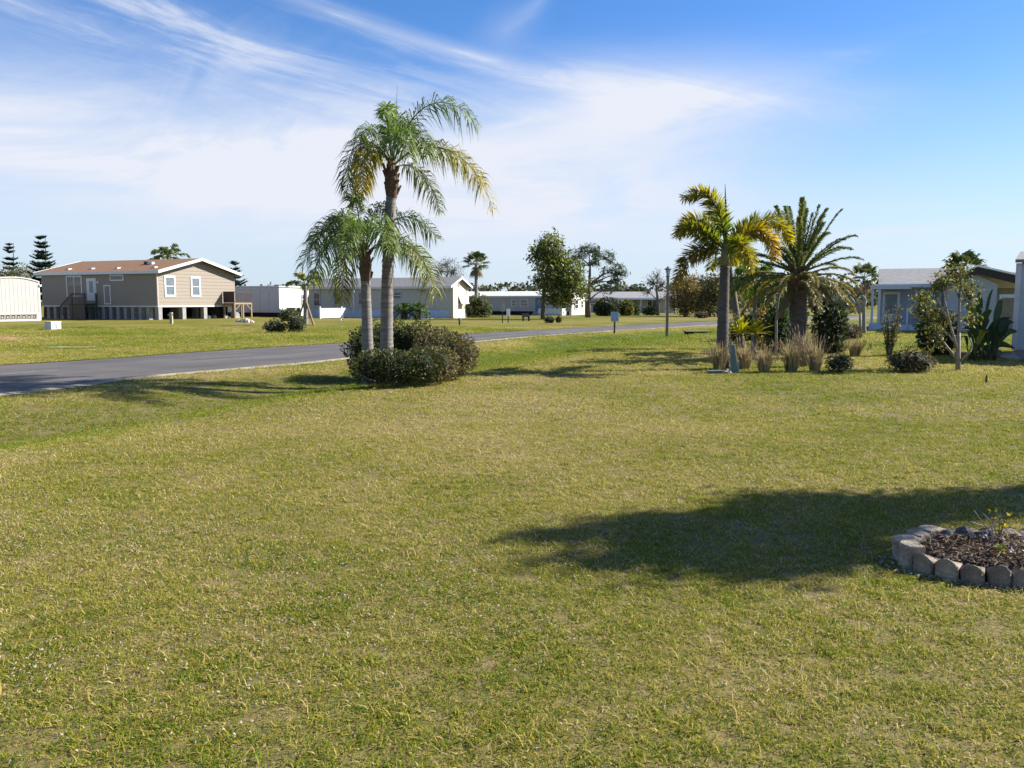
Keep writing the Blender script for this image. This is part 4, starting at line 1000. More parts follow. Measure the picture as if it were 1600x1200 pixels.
def ball(name, label, px, base_py, wpx, hpx, per, leaf, pal, w, seed, d=None, group=None, **kw):
    d = d or G(px, base_py).y; p = P(px, base_py, d); s = d/F; z = H(p.x, p.y); rx, rz = wpx*s/2, hpx*s/2
    k = [(p.x, p.y, z+rz*.9, rx*.85, rx*.8, rz*1.0), (p.x-rx*.35, p.y-.1*rx, z+rz*.75, rx*.6, rx*.6, rz*.8), (p.x+rx*.4, p.y+.1*rx, z+rz*.7, rx*.55, rx*.6, rz*.8)]
    return shrub(name, label, k, per, leaf, pal, w, seed, group, Vector((p.x,p.y,z)), **kw)
SG = [(.055,.078,.03),(.09,.115,.038),(.13,.155,.05),(.24,.19,.11)]
OL = [(.09,.10,.03),(.15,.14,.045),(.23,.17,.06),(.06,.08,.03)]
ball('round_bush', 'left of the two round bushes beside the braced palm', 430, 519, 40, 22, 120, .10, SG, (3,3,1,1.2), 91, group='round bushes by the braced palm')
ball('round_bush', 'darker right bush touching the braced palm trunk', 463, 519, 32, 33, 120, .10, SG, (4,2,1,1.2), 92, group='round bushes by the braced palm')
ball('bush', 'loose green bush in front of the brown air conditioner', 452, 499, 34, 22, 60, .16, SG, (2,3,3,.5), 93, d=66)
ball('boxwood', 'dark clipped box bush beneath the broad tree', 858, 505, 19, 13, 110, .10, SG, (5,1,.5,.5), 94)
ball('boxwood', 'small clipped bush right of the box bush under the broad tree', 873, 505, 12, 13, 110, .10, SG, (5,1,.5,1), 95)
ball('garden_bush', 'big rounded bush beside the propped awning end', 748, 497, 46, 40, 40, .18, [(.08,.11,.03),(.13,.15,.04),(.05,.07,.025),(.2,.2,.05)], (3,3,2,1.5), 96, d=80)
ball('garden_bush', 'dark bush under the propped awning', 731, 496, 22, 28, 50, .16, SG, (5,1,.5,.5), 97, d=79)
ball('speckled_shrub', 'speckled round shrub just right of the ornamental grasses', 1311, 582, 50, 34, 420, .048, SG, (4,2,1,3), 98, core=.55)
ball('yellow_shrub', 'yellowish low shrub behind the speckled round shrub', 1303, 552, 44, 25, 300, .07, [(.22,.22,.04),(.10,.12,.03),(.30,.26,.06),(.06,.07,.025)], (2,2,1,2), 99, core=.5)
ball('wide_shrub', 'wide brown green shrub on the lawn left of the forked tree', 1423, 582, 84, 42, 420, .045, [(.06,.065,.025),(.10,.085,.035),(.16,.11,.055),(.045,.06,.02),(.30,.22,.15)], (3,3,2,3,1), 100, core=.62)
ball('dark_shrub', 'dark dense shrub filling the space behind the forked tree', 1462, 552, 70, 82, 160, .11, SG, (5,2,1,.3), 101, d=24.5, core=.7)
ball('brown_hedge', 'low brownish hedge behind the date palm trunk', 1318, 524, 66, 30, 90, .10, [(.09,.07,.04),(.06,.055,.03),(.14,.10,.06)], (1,1,1), 102, d=34)
ball('magnolia_shrub', 'large leaved dark shrub right of the date palm trunk', 1295, 545, 62, 112, 75, .17, [(.035,.052,.022),(.055,.075,.03),(.10,.10,.045),(.30,.30,.24)], (5,4,1.5,.5), 103, d=25, core=.45, aspect=.5)
ball('leafy_shrub', 'blue green shrub left of the date palm trunk', 1215, 545, 50, 92, 120, .13, [(.05,.085,.035),(.08,.12,.04),(.12,.16,.05)], (3,3,1), 104, d=25.5, core=.5)
ball('croton', 'tall orange and olive croton between the small palm and the shrub', 1192, 545, 34, 82, 90, .16, [(.34,.16,.035),(.16,.15,.035),(.28,.23,.04),(.09,.11,.03)], (2,2,1,1), 105, d=26.5, core=.3, aspect=.3)
ball('olive_shrub', 'olive shrub between the foxtail trunk and the leaning palm', 1148, 545, 26, 60, 90, .13, OL, (2,2,1,1), 106, d=27.5, core=.4, aspect=.3)
ball('backdrop_shrub', 'dense green shrub behind the garden left of the date palm', 1228, 535, 76, 78, 60, .17, [(.045,.065,.025),(.07,.09,.03),(.10,.12,.04)], (3,3,1), 108, d=31, core=.6)
ball('backdrop_shrub', 'olive brown shrub behind the small garden palm', 1172, 532, 56, 58, 60, .16, [(.12,.11,.045),(.08,.08,.035),(.17,.13,.05)], (3,3,1), 109, d=33, core=.55)
ball('ground_shrub', 'round dark bush across the road beyond the culvert', 1096, 497, 26, 12, 60, .12, [(.06,.055,.04),(.09,.075,.05)], (1,1), 107, d=76)
for i, (px, w, h, c, lb) in enumerate(((948,46,32,0,'dark bush mass right of the tall pine'),(978,28,30,1,'yellow green bush between the pine and the far house'),(940,26,28,2,'golden topped bush at the foot of the tall pine'),(990,26,24,3,'leafy green bush in front of the far house porch'),(1015,26,16,3,'low green bush right of the far house porch'),(1070,16,13,3,'bright green low bush right of the lamp post'))):
    ball('far_bush', lb, px, 494, w, h, 38, .22, ([(.03,.045,.018),(.06,.07,.02)],[(.10,.12,.03),(.26,.23,.04)],[(.26,.22,.04),(.10,.10,.03)],[(.06,.09,.035),(.09,.13,.05)])[c], (2,1), 110+i, d=88+i)

def tree(name, label, px, base_py, d, path, tr, blobs, nclump, perclump, csize, leaf, pal, w, seed, group=None, bark=None, limbs=True, aspect=.5, cat='tree', needles=False, material=None, twig=1, taper=.72):
    """path: trunk pixels upward; blobs: (px,py,rpx,rpy,depth offset) crown masses"""
    r = np.random.default_rng(seed); rr = random.Random(seed); b = P(px, base_py, d); b.z = H(b.x,b.y) if d < 100 else 0
    root = thing(name, label, cat, b, 0, group); s = d/F
    tp = [b-Vector((0,0,.1))] + [P(x,y,d) for x,y in path]
    mb = MB(); n = len(tp); mb.tube(tp, [tr*(1-taper*i/(n-1)) for i in range(n)], 9)
    C, K = [], []
    for bi, q in enumerate(blobs):
        c = P(q[0], q[1], d+q[4]); rad = np.array((q[2]*s, q[2]*s*.9, q[3]*s))
        k = max(3, int(nclump*(q[2]*q[3])/900.0)); pts, _ = blob_points(k, c, rad, r, .35, .2, seed+bi)
        if limbs:
            st = min(tp[1:], key=lambda a: (a-c).length + (3 if a.z > c.z else 0)); st = tp[max(1,tp.index(st)-1)] if (st-c).length < .3*rad[0] else st
            md = st.lerp(c, .55) + Vector((rr.uniform(-.1,.1), rr.uniform(-.1,.1), .06))*(c-st).length
            mb.tube([st, md, c], [tr*.30, tr*.20, tr*.09], 6)
            for p in pts[::twig]:
                p = Vector(p); a = md.lerp(c, rr.uniform(.2,1)); m2 = a.lerp(p,.5)+Vector((rr.uniform(-1,1),rr.uniform(-1,1),rr.uniform(0,1)))*.06*(p-a).length
                mb.tube([a, m2, p], [tr*.11, tr*.07, tr*.03], 4)
        tone = 1 + .22*r.normal(size=(len(pts),1))
        if perclump:
            cc = np.repeat(pts, perclump, 0) + r.normal(size=(len(pts)*perclump,3))*csize*np.array((1,1,.75))
            C.append(cc); K.append(pick_cols(len(cc), pal, w, .15, r)*np.clip(np.repeat(tone, perclump, 0), .55, 1.5))
    mb.build('trunk', bark or BARK, root, smooth=True, rel=True)
    if C: leaves(np.vstack(C), leaf, np.vstack(K), 'crown', material or FOL, root, None, aspect, r)
    return root
LG = [(.055,.080,.022),(.085,.105,.028),(.13,.14,.035),(.20,.18,.05)]
tree('broad_tree', 'broad leafy tree with a taller thin left side and yellow green right side', 848, 495, 73, [(849,470),(852,440),(858,410),(862,385)], .22,
     [(858,385,20,18,0),(848,410,18,18,.5),(868,405,20,20,-.4),(862,435,26,22,-.6),(888,425,26,24,-.8),(898,448,20,18,-1),(868,460,26,16,-.6),(880,470,18,14,-1),(835,400,9,12,.4)], 88, 26, .30, .27, [(.075,.11,.028),(.115,.145,.035),(.18,.19,.045),(.26,.24,.06)], (3,3,2.5,1.5), 121)
tree('tall_pine', 'tall open pine with bare crooked limbs and tufted crown', 919, 495, 80, [(919,470),(921,445),(922,415),(920,395)], .30,
     [(898,398,14,9,.6),(915,392,13,8,0),(938,393,14,8,-.5),(952,402,11,8,.2),(962,420,10,9,-.3),(970,428,9,8,.2),(960,440,10,8,.4),(945,425,9,6,-.5),(930,410,12,8,.5),(950,452,8,6,0),(935,440,9,5,.6),(905,415,9,6,.3)], 80, 42, .20, .30, [(.04,.068,.03),(.062,.09,.038),(.09,.115,.045)], (3,3,1), 122, aspect=.22, taper=.92)
tree('bare_tree', 'bare grey tree with fine twigs behind the cream mobile home', 697, 490, 105, [(697,460),(696,440),(700,425)], .25, [(686,425,16,18,0),(708,425,17,18,.5),(697,412,14,12,-.5),(715,440,12,12,0),(680,440,12,12,.4)], 260, 5, .25, .16, [(.10,.105,.07),(.13,.12,.09)], (1,1), 123, bark=mat('grey_bark',(.15,.14,.125),.9,var=.2))
tree('bare_tree', 'leafless grey tree between the far house and the lamp post', 1028, 492, 92, [(1028,470),(1026,452),(1027,440)], .22, [(1020,442,14,14,0),(1035,445,14,14,.4),(1027,430,10,10,0),(1010,455,10,10,0),(1045,462,12,10,0)], 300, 4, .2, .14, [(.14,.11,.07),(.10,.09,.06)], (1,1), 124, bark=MATS['grey_bark'])
AU = [(.25,.16,.06),(.20,.16,.06),(.31,.21,.07),(.12,.12,.045)]
tree('autumn_tree', 'rusty orange tree just right of the lamp post', 1072, 492, 86, [(1072,470),(1070,455)], .2, [(1070,455,20,14,0),(1085,465,18,16,.5),(1060,470,16,14,-.4),(1078,440,12,10,0),(1070,480,20,10,-.6),(1092,482,16,9,-.3)], 130, 20, .34, .26, AU, (3,2,2,1), 125)
tree('olive_tree', 'olive and gold tree seen left of the foxtail trunk', 1108, 492, 84, [(1108,470),(1110,450)], .22, [(1112,452,20,18,0),(1100,468,18,16,.5),(1124,470,16,18,-.4),(1118,438,14,12,.3),(1110,482,20,10,-.6),(1135,460,14,20,.4),(1150,472,16,16,.6)], 130, 20, .34, .26, OL, (2,3,2,1), 126)
tree('dark_oak', 'dark rounded tree in the distance above the autumn trees', 1095, 488, 122, [(1095,465),(1096,450)], .3, [(1088,442,20,11,0),(1108,445,18,11,.5),(1070,450,16,9,0)], 170, 16, .4, .32, [(.05,.055,.035),(.08,.08,.045)], (1,1), 127)
tree('backdrop_tree', 'dark tree glimpsed between the small palm and the date palm', 1200, 492, 96, [(1200,475),(1200,465)], .25, [(1190,472,22,14,0),(1215,474,22,13,.5),(1200,462,16,8,0)], 110, 18, .4, .32, [(.06,.065,.04),(.10,.09,.05)], (1,1), 134)
tree('backdrop_tree', 'dark tree glimpsed right of the date palm trunk', 1290, 492, 92, [(1290,475),(1290,462)], .25, [(1278,470,20,16,0),(1305,472,22,14,.5),(1325,478,18,10,0)], 110, 18, .4, .32, [(.06,.07,.04),(.09,.10,.05)], (1,1), 135)
tree('olive_tree', 'feathery olive tree behind the white mobile home at the left edge', 22, 498, 84, [(22,460),(22,440)], .2, [(15,425,18,12,0),(36,424,16,11,.4),(5,432,14,10,0),(48,432,10,8,.3)], 120, 14, .28, .2, [(.12,.13,.045),(.17,.17,.05),(.08,.10,.035),(.28,.15,.06)], (3,2,2,.5), 128)
tree('thin_tree', 'thin stemmed tree with pale trunk behind the ornamental grasses', 1213, 545, 24, [(1213,500),(1216,470),(1222,445)], .045, [(1224,440,8,10,0),(1205,455,6,8,.2)], 260, 10, .1, .1, SG, (3,3,2,.5), 129, bark=PALEBARK)

def norfolk(label, px, base_py, d, top_py, wpx, seed, tiers=14):
    b = P(px,base_py,d); b.z = 0; root = thing('norfolk_pine', label, 'pine tree', b, 0, 'tiered pines on the left'); tp = P(px,top_py,d); hgt = tp.z; r = random.Random(seed); s = d/F
    MB().tube([b, tp], [.16,.02], 7).build('trunk', BARK, root, rel=True); mb = MB()
    for i in range(tiers):
        t = i/(tiers-1); z = hgt*(.22+.76*t) + r.uniform(-.12,.12); L = wpx*s*.5*(1-t)**.7 + .12; k = 8
        for j in range(k):
            a = 6.283*j/k + i*.6 + r.uniform(-.3,.3); l = L*r.uniform(.6,1.15); z += r.uniform(-.06,.06); h = Vector((math.cos(a),math.sin(a),0)); o = Vector((b.x,b.y,z))
            p1 = o+h*l*.55-Vector((0,0,.03*l)); p2 = o+h*l+Vector((0,0,.22*l)); mb.tube([o,p1,p2],[.03,.025,.012],4,True,(.09,.07,.05))
            for q in range(22):
                u = .25+.75*q/21; p = (o.lerp(p1,u*2) if u < .5 else p1.lerp(p2,u*2-1)); sd = h.cross(Vector((0,0,1)))
                for sg in (-1,1):
                    dd = (sd*sg*.8+h*.5+Vector((0,0,r.uniform(.2,.7)))).normalized()*(.34+.14*l)*r.uniform(.6,1.3); w = Vector((0,0,1)).cross(dd).normalized()*.065
                    c = 1+r.uniform(-.25,.25); mb.add([p-w,p+w,p+dd],[(0,1,2)],(.035*c,.058*c,.032*c))
    mb.build('crown', FOL, root, rel=True, fixn=False)
norfolk('tall tiered pine beside the left end of the tan house', 71, 497, 78, 367, 42, 131, 17)
norfolk('shorter tiered pine above the white mobile home', 21, 495, 88, 380, 34, 132, 12)
norfolk('tiered pine partly hidden by the right end of the tan house roof', 368, 497, 96, 408, 46, 133, 11)

def ornamental_grass(label, px, base_py, hpx, wpx, seed, green=.2, d=None):
    d = d or G(px, base_py).y; p = P(px,base_py,d); p.z = H(p.x,p.y); root = thing('ornamental_grass', label, 'ornamental grass', p, 0, 'tan ornamental grasses in front of the garden palms'); r = random.Random(seed); s = d/F; mb = MB()
    for _ in range(330):
        a = r.uniform(0,6.283); q = wpx*s*.24*math.sqrt(r.random()); L = hpx*s*.86*r.uniform(.45,1.12); sp = wpx*s*.62*r.uniform(.05,1.0)
        b = Vector((p.x+q*math.cos(a), p.y+q*math.sin(a), p.z)); h = Vector((math.cos(a+r.uniform(-.5,.5)),math.sin(a+r.uniform(-.5,.5)),0))
        m = b+h*sp*.35+Vector((0,0,L*.62)); e = b+h*sp+Vector((0,0,L*r.uniform(.55,1.0))); w = Vector((math.cos(a+1.57),math.sin(a+1.57),0))*.0055
        c = lerp((.42,.33,.19),(.17,.19,.05),1.0 if r.random()<green else 0); k = r.uniform(.55,1.25); mb.add([b-w,b+w,m+w,m-w,e],[(0,1,2,3),(3,2,4)],tuple(v*k for v in c))
        if r.random() < .16:
            u = Vector((0,0,1)); k2 = r.uniform(.8,1.2); mb.tube([e-u*.02, e+u*.05+h*.01, e+u*.11+h*.03],[.004,.011,.003],5,True,(.42*k2,.31*k2,.22*k2))
    mb.build('blades', DRYFOL, root, rel=True, fixn=False)
for i,(px,py,h,w,lb) in enumerate(((1124,578,56,38,'leftmost tan grass clump at the foot of the foxtail palm'),(1163,577,50,34,'tan grass clump right of the leaning utility box'),(1194,582,50,34,'tan grass clump below the yellow bromeliad'),(1236,581,62,38,'tan grass clump left of the date palm trunk'),(1257,574,72,32,'tallest grass clump in front of the date palm trunk'),(1273,581,62,34,'rightmost tan grass clump beside the speckled shrub'),(1336,556,34,30,'small brown grass tuft alone on the lawn right of the garden'))):
    ornamental_grass(lb, px, py, h, w, 140+i, .22)

def strap_plant(name, label, px, base_py, d, n, L, cols, seed, width=.055, e0=85, e1=5, cat='plant', sh=.72):
    p = P(px,base_py,d); p.z = H(p.x,p.y); root = thing(name, label, cat, p); r = random.Random(seed)
    for i in range(n):
        a = i*2.4+r.uniform(-.2,.2); e = math.radians(e0+(e1-e0)*i/n); l = L*r.uniform(.8,1.1); h = Vector((math.cos(a)*math.cos(e),math.sin(a)*math.cos(e),math.sin(e))); sd = Vector((-math.sin(a),math.cos(a),0)); mb = MB(); vs = []; k = 6
        for j in range(k+1):
            t = j/k; q = p+Vector((0,0,sh))+h*l*t-Vector((0,0,.25*l*t*t)); w = width*math.sin(math.pi*(.12+.86*t))**.6; up = Vector((0,0,1)); vs += [q-sd*w+up*w*.25, q-Vector((0,0,w*.1)), q+sd*w+up*w*.25]
        c = random.Random(seed+i).choice(cols); mb.add(vs, [(3*j+o_,3*j+1+o_,3*j+4+o_,3*j+3+o_) for j in range(k) for o_ in (0,1)], c); mb.build('leaf', FOL, root, rel=True, fixn=False, smooth=True)
    MB().tube([p, p+Vector((0,0,sh+.02))],[.05,.035],8).build('stem', BARK, root, rel=True)
strap_plant('bromeliad', 'bright yellow strap leaved bromeliad beside the foxtail trunk', 1157, 545, 22.0, 26, .62, [(.55,.50,.03),(.45,.46,.04),(.22,.28,.03),(.60,.52,.04)], 151)
strap_plant('bromeliad', 'golden strap leaved bromeliad right of the bright yellow one', 1180, 545, 22.3, 22, .55, [(.50,.40,.03),(.42,.40,.05),(.14,.18,.03)], 152)
small_palm('sago_palm', 'left low sago palm before the cream mobile home wall', 632, 498.5, 71.5, 632, 486, .3, .25, 22, 1.25, 80, -15, .6, 66, leaf=.35, width=.06, pairs=24, tm=BOOT)
small_palm('sago_palm', 'right low sago palm before the cream mobile home wall', 653, 498.5, 71, 653, 486, .3, .25, 22, 1.2, 80, -15, .6, 67, leaf=.35, width=.06, pairs=24, tm=BOOT)

def banana():
    p = P(1535,558,22.4); p.z = H(p.x,p.y); root = thing('bird_of_paradise', 'big paddle leaved plant beside the pale house wall', 'plant', p); r = random.Random(9); d = 22.4
    spots = [(1551,446,0,0),(1530,450,.3,0),(1516,468,-.3,1),(1563,462,.2,0),(1577,497,-.2,0),(1545,478,-.5,0),(1507,492,.2,1),(1541,512,-.6,2),(1568,522,-.5,0),(1522,508,-.6,0),(1555,503,.5,0),(1584,512,.1,0),(1503,522,.3,0),(1578,538,-.4,0)]
    spots += [(r.uniform(1500,1585), r.uniform(490,545), r.uniform(-.7,.6), 3) for _ in range(16)]
    for (tx,ty,dz,cl) in spots:
        t = P(tx,ty,d+dz); b = p+Vector((r.uniform(-.35,.35),r.uniform(-.3,.3),0)); k = 10; mb = MB(); ax = t-b; hz = Vector((ax.x,ax.y,0)); sd = ax.cross(Vector((r.uniform(-.9,.9),1,r.uniform(-.3,.6)))).normalized(); n = sd.cross(ax).normalized()
        if n.z < 0: n = -n
        vs = []; m = b+ax*.42+Vector((0,0,.06)); mb.tube([b, b+ax*.2+Vector((0,0,.06)), m],[.026,.022,.014],6,True,(.13,.15,.06)); rib = []
        for j in range(k+1):
            u = j/k; q = m+(t-m)*u+Vector((0,0,.12*math.sin(u*math.pi)))+hz*.12*u*u-Vector((0,0,.10*u*u)); w = .098*math.sin(math.pi*(.05+.92*u))**.65*(1+.07*math.sin(9*u+tx)); rib.append(q+n*.004); vs += [q-sd*w+n*w*.45,q,q+sd*w+n*w*.45]
        c = ((.075,.11,.04),(.12,.17,.045),(.45,.42,.06),(.05,.075,.032))[cl]
        mb.add(vs,[(3*j+o_,3*j+1+o_,3*j+4+o_,3*j+3+o_) for j in range(k) for o_ in (0,1)],c); mb.tube(rib,[.011*(1-.85*j/k) for j in range(k+1)],4,False,(.17,.20,.09)); mb.build('leaf', FOL, root, rel=True, fixn=False, smooth=True)
banana()

def forked_tree():
    d = 18.9; b = P(1497,579,d); b.z = H(b.x,b.y); root = thing('forked_tree', 'pale branched small tree with yellowish leaf clusters at its tips', 'tree', b); mb = MB()
    def br(pts, r0, r1): q=[P(x,y,d+z) for x,y,z in pts]; n=len(q); mb.tube(q,[r0+(r1-r0)*i/(n-1) for i in range(n)],8)
    mb.tube([b-Vector((0,0,.05)),P(1497,555,d),P(1498,520,d)],[.060,.050,.042],9)
    br([(1498,525,0),(1499,480,.1),(1501,440,.1),(1500,425,0)],.038,.014); br([(1497,550,0),(1484,505,-.2),(1476,470,-.3),(1474,445,-.3)],.030,.012); br([(1494,560,0),(1470,530,.3),(1452,500,.4),(1443,470,.4)],.032,.012)
    br([(1500,480,.1),(1510,462,.3),(1517,452,.4)],.025,.012); br([(1499,565,0),(1513,552,-.2),(1519,540,-.3),(1516,528,-.3)],.03,.012); br([(1486,510,-.2),(1466,470,-.1),(1459,445,0)],.025,.012); br([(1495,540,0),(1480,520,.2),(1465,518,.4)],.022,.01)
    mb.build('trunk', PALEBARK, root, smooth=True, rel=True)
    r = np.random.default_rng(17); C=[]; K=[]
    for (x,y,s,n,z) in ((1443,466,.16,70,.4),(1446,480,.17,80,.3),(1455,495,.18,90,.4),(1468,447,.15,70,-.1),(1480,444,.14,60,-.3),(1474,436,.12,50,-.3),(1500,425,.15,80,0),(1487,425,.12,60,.1),(1516,452,.15,80,.4),(1505,450,.13,60,.1),(1514,470,.14,60,.3),(1465,515,.18,90,.4),(1462,535,.16,60,.3),(1518,500,.13,50,.2),(1440,490,.12,50,.4),(1478,495,.12,50,0)):
        n = int(n*1.9); c = np.array(P(x,y,d+z)); C.append(c+r.normal(size=(n,3))*s*np.array((.75,.75,.7))); K.append(pick_cols(n,[(.11,.13,.038),(.19,.18,.045),(.30,.21,.05),(.06,.08,.03)],(3,2.5,1,2.5),.2,r))
    leaves(np.vstack(C),.10,np.vstack(K),'leaves',FOL,root,None,.42,r)
forked_tree()

def columnar():
    d = 24.0; b = P(1389,556,d); b.z = H(b.x,b.y); root = thing('columnar_shrub', 'narrow upright olive shrub in front of the blue grey house', 'shrub', b); r = np.random.default_rng(23); rr = random.Random(5); mb = MB(); C=[]
    for i in range(16):
        a = rr.uniform(0,6.28); t = b+Vector((math.cos(a)*.24,math.sin(a)*.24,rr.uniform(.8,1.5))); mb.tube([b+Vector((math.cos(a)*.05,math.sin(a)*.05,0)), b.lerp(t,.5)+Vector((0,0,.05)), t],[.016,.012,.006],5); 
        for u in np.linspace(.25,1,26): C.append(np.array(b.lerp(t,u))+r.normal(size=3)*.05)
    mb.build('stems', BARK, root, rel=True); C=np.repeat(np.array(C),3,0)+r.normal(size=(len(C)*3,3))*.035
    leaves(C,.06,pick_cols(len(C),OL,(3,3,1.5,2),.2,r),'leaves',FOL,root,None,.5,r)
    d = 36.0; b = P(1344,519,d); b.z = H(b.x,b.y); root = thing('bare_frangipani', 'bare pale forked shrub between the garden and the blue grey porch', 'shrub', b); mb = MB()
    for pts in (((1344,519),(1344,500),(1344,488)),((1344,490),(1336,480),(1327,472)),((1336,480),(1333,470),(1328,464)),((1344,488),(1350,478),(1354,470)),((1344,488),(1342,476),(1340,470)),((1350,478),(1352,468),(1348,462))): mb.tube([P(x,y,d) for x,y in pts],[.07,.055,.04],7)
    mb.build('branches', PALEBARK, root, smooth=True, rel=True)
columnar()

def offscreen_tree():
    # stands just right of the picture; its shade falls across the lawn in front of the block ring
    b = Vector((7.8, 7.3, 0)); b.z = H(b.x,b.y); root = thing('shade_tree', 'leafy small tree outside the right edge whose shadow crosses the lawn', 'tree', b); r = np.random.default_rng(31); rr = random.Random(31); mb = MB()
    mb.tube([b-Vector((0,0,.1)), b+Vector((.1,0,1.2)), b+Vector((.0,.1,2.4)), b+Vector((-.1,0,3.6))],[.13,.11,.09,.04],9); C=[]
    for (x,y,z,rx,rz) in ((.0,.2,2.5,.45,.5),(.1,.2,3.0,.52,.4),(-.1,.15,3.5,.60,.4),(.0,.1,4.0,.70,.36),(-.05,-.55,4.1,.50,.26),(-.1,.15,4.45,.46,.26),(-.1,-.35,4.5,.34,.22),(.1,.25,4.85,.34,.22),(-.05,-.55,4.75,.22,.22),(.0,.1,5.0,.14,.22),(.0,.2,5.25,.10,.16),(.0,-.35,5.1,.10,.14),(.15,.25,2.0,.5,.5),(-.1,-.7,4.45,.42,.28),(.1,.65,3.95,.4,.25),(.2,.3,1.5,.5,.4)):
        c = b+Vector((x,y,z)); st = b+Vector((0,0,max(1.2,z-1.2))); mb.tube([st, st.lerp(c,.6)+Vector((0,0,.1)), c],[.05,.035,.015],6)
        p,_ = blob_points(int(200*rx*rx)+14, c, (rx,rx*.8,rz), r, .3, .2, int(z*10))
        for q in p[::3]: mb.tube([c, Vector(q)],[.014,.005],4)
        C.append(np.repeat(p,16,0)+r.normal(size=(len(p)*16,3))*.12)
    mb.build('trunk', BARK, root, smooth=True, rel=True); C=np.vstack(C); leaves(C,.105,pick_cols(len(C),LG,(3,3,2,1),.2,r),'crown',FOL,root,None,.5,r)
offscreen_tree()

def treeline():
    r = np.random.default_rng(77); C=[]; K=[]
    for i in range(230):
        x = -90+r.random()*270; y = 150+r.random()*60; h = 3.0+2.4*r.random()+1.3*(x>40); n = 130
        p,_ = blob_points(n,(x,y,h*.55),(3.2+2*r.random(),2.5,h*.5),r,.6,.25,i); C.append(p); K.append(pick_cols(n,[(.05,.065,.035),(.075,.085,.045),(.11,.10,.055)],(3,2,1),.2,r)*(.8+.4*r.random()))
    o = leaves(np.vstack(C),.95,np.vstack(K),'far_woods',FOL,None,None,.7,r); tag(o,'low distant line of dark green woods on the horizon','woods',None,'stuff')
treeline()

# ================================================================== STREET FURNITURE AND SMALL THINGS
def lamp_post():
    p = G(1042,524); p.z = H(p.x,p.y); root = thing('lamp_post', 'slim wooden lamp post with a small lantern beside the road', 'lamp post', p)
    MB().box(-.058,.058,-.058,.058,-.1,2.78).build('post', mat('post_wood',(.23,.19,.14),.85,bump=.3,bscale=14,var=.25,stretch=(1,1,.2)), root, bevel=.008)
    m = MB(); m.tube([(0,0,2.78),(0,0,2.84),(0,0,2.86)],[.10,.10,.05],8); m.tube([(0,0,3.12),(0,0,3.15),(0,0,3.24),(0,0,3.30)],[.16,.17,.05,.015],8)
    for a in range(4): q=a*math.pi/2+.78; m.beam((.07*math.cos(q),.07*math.sin(q),2.84),(.13*math.cos(q),.13*math.sin(q),3.13),.014)
    m.build('lantern_frame', mat('lantern_metal',(.14,.16,.17),.5,.3), root)
    MB().tube([(0,0,2.86),(0,0,3.11)],[.06,.11],8).build('lantern_glass', mat('lantern_glass',(.45,.50,.52),.2), root)
lamp_post()
def sign():
    p = G(960,521); p.z = H(p.x,p.y); root = thing('road_sign', 'small pale blue sign on a brown post beside the road', 'sign', p)
    MB().box(-.04,.04,-.04,.04,-.1,.75).build('post', mat('sign_post',(.12,.085,.06),.8,var=.2), root)
    b = MB().box(-.19,.19,-.062,-.044,.60,1.08).build('panel', mat('sign_face',(.40,.50,.62),.5,var=.05), root)
    m = MB()
    for z,x0,x1,h in ((.99,-.13,.13,.05),(.90,-.14,.14,.05),(.82,-.10,.12,.03)): m.box(x0,x1,-.068,-.0625,z,z+h)
    m.build('lettering_line', mat('sign_print',(.20,.30,.46),.5), b)
    MB().box(-.15,.15,-.068,-.0625,.65,.79).build('blue_field', mat('sign_blue',(.16,.27,.44),.5,var=.3,vscale=14), b)
    m = MB(); m.box(-.03,.03,-.073,-.0685,.66,.78); m.box(-.09,.09,-.073,-.0685,.70,.74); m.build('pale_emblem', mat('sign_pale',(.45,.55,.66),.5), b)
sign()
def mailboxes():
    for px,py,h,c,lb in ((785,505,1.38,(.26,.30,.24),'taller grey green post sign on the far verge'),(794,505,1.02,(.72,.72,.72),'short white post sign right of the taller one')):
        p = P(px,py,60); root = thing('post_sign', lb, 'sign', (p.x,p.y,0)); MB().box(-.035,.035,-.035,.035,0,h-.35).build('post', mat('dark_post',(.05,.05,.05),.7), root)
        m = MB(); m.box(-.13,.13,-.06,-.036,h-.55,h); m.build('panel', mat('panel_%d'%px,c,.6), root, bevel=.02)
    p = P(718,509,55); root = thing('garden_lamp', 'little lawn light on a stake near the cream mobile home', 'garden light', (p.x,p.y,0)); MB().box(-.05,.05,-.05,.05,0,.3).build('stake', mat('lamp_black',(.04,.04,.04),.5), root); MB().tube([(0,0,.3),(0,0,.42),(0,0,.5)],[.12,.12,.02],8).build('lamp_head', BLIND, root)
    p = P(534,502,68); root = thing('garden_figure', 'small dark and white lawn ornament before the vinyl fence', 'ornament', (p.x,p.y,0)); MB().tube([(0,0,0),(0,0,.2),(.05,0,.38),(.1,0,.46)],[.12,.15,.09,.03],8).build('body', mat('ornament_grey',(.12,.11,.11),.7), root, smooth=True); MB().tube([(-.05,-.1,.0),(-.05,-.12,.2)],[.10,.06],8).build('base', WHITE, root)
    p = P(822,500,66); root = thing('picnic_bench', 'dark wooden bench in front of the shaded grey mobile home', 'bench', (p.x,p.y,0), .2)
    MB().box(-.28,.28,-.2,.2,.34,.40).build('seat', GREYWOOD, root); MB().box(-.28,.28,.2,.25,.3,.62).build('backrest', GREYWOOD, root)
    for x in (-.23,.23): MB().box(x-.04,x+.04,-.18,.22,0,.34).build('leg', GREYWOOD, root)
mailboxes()
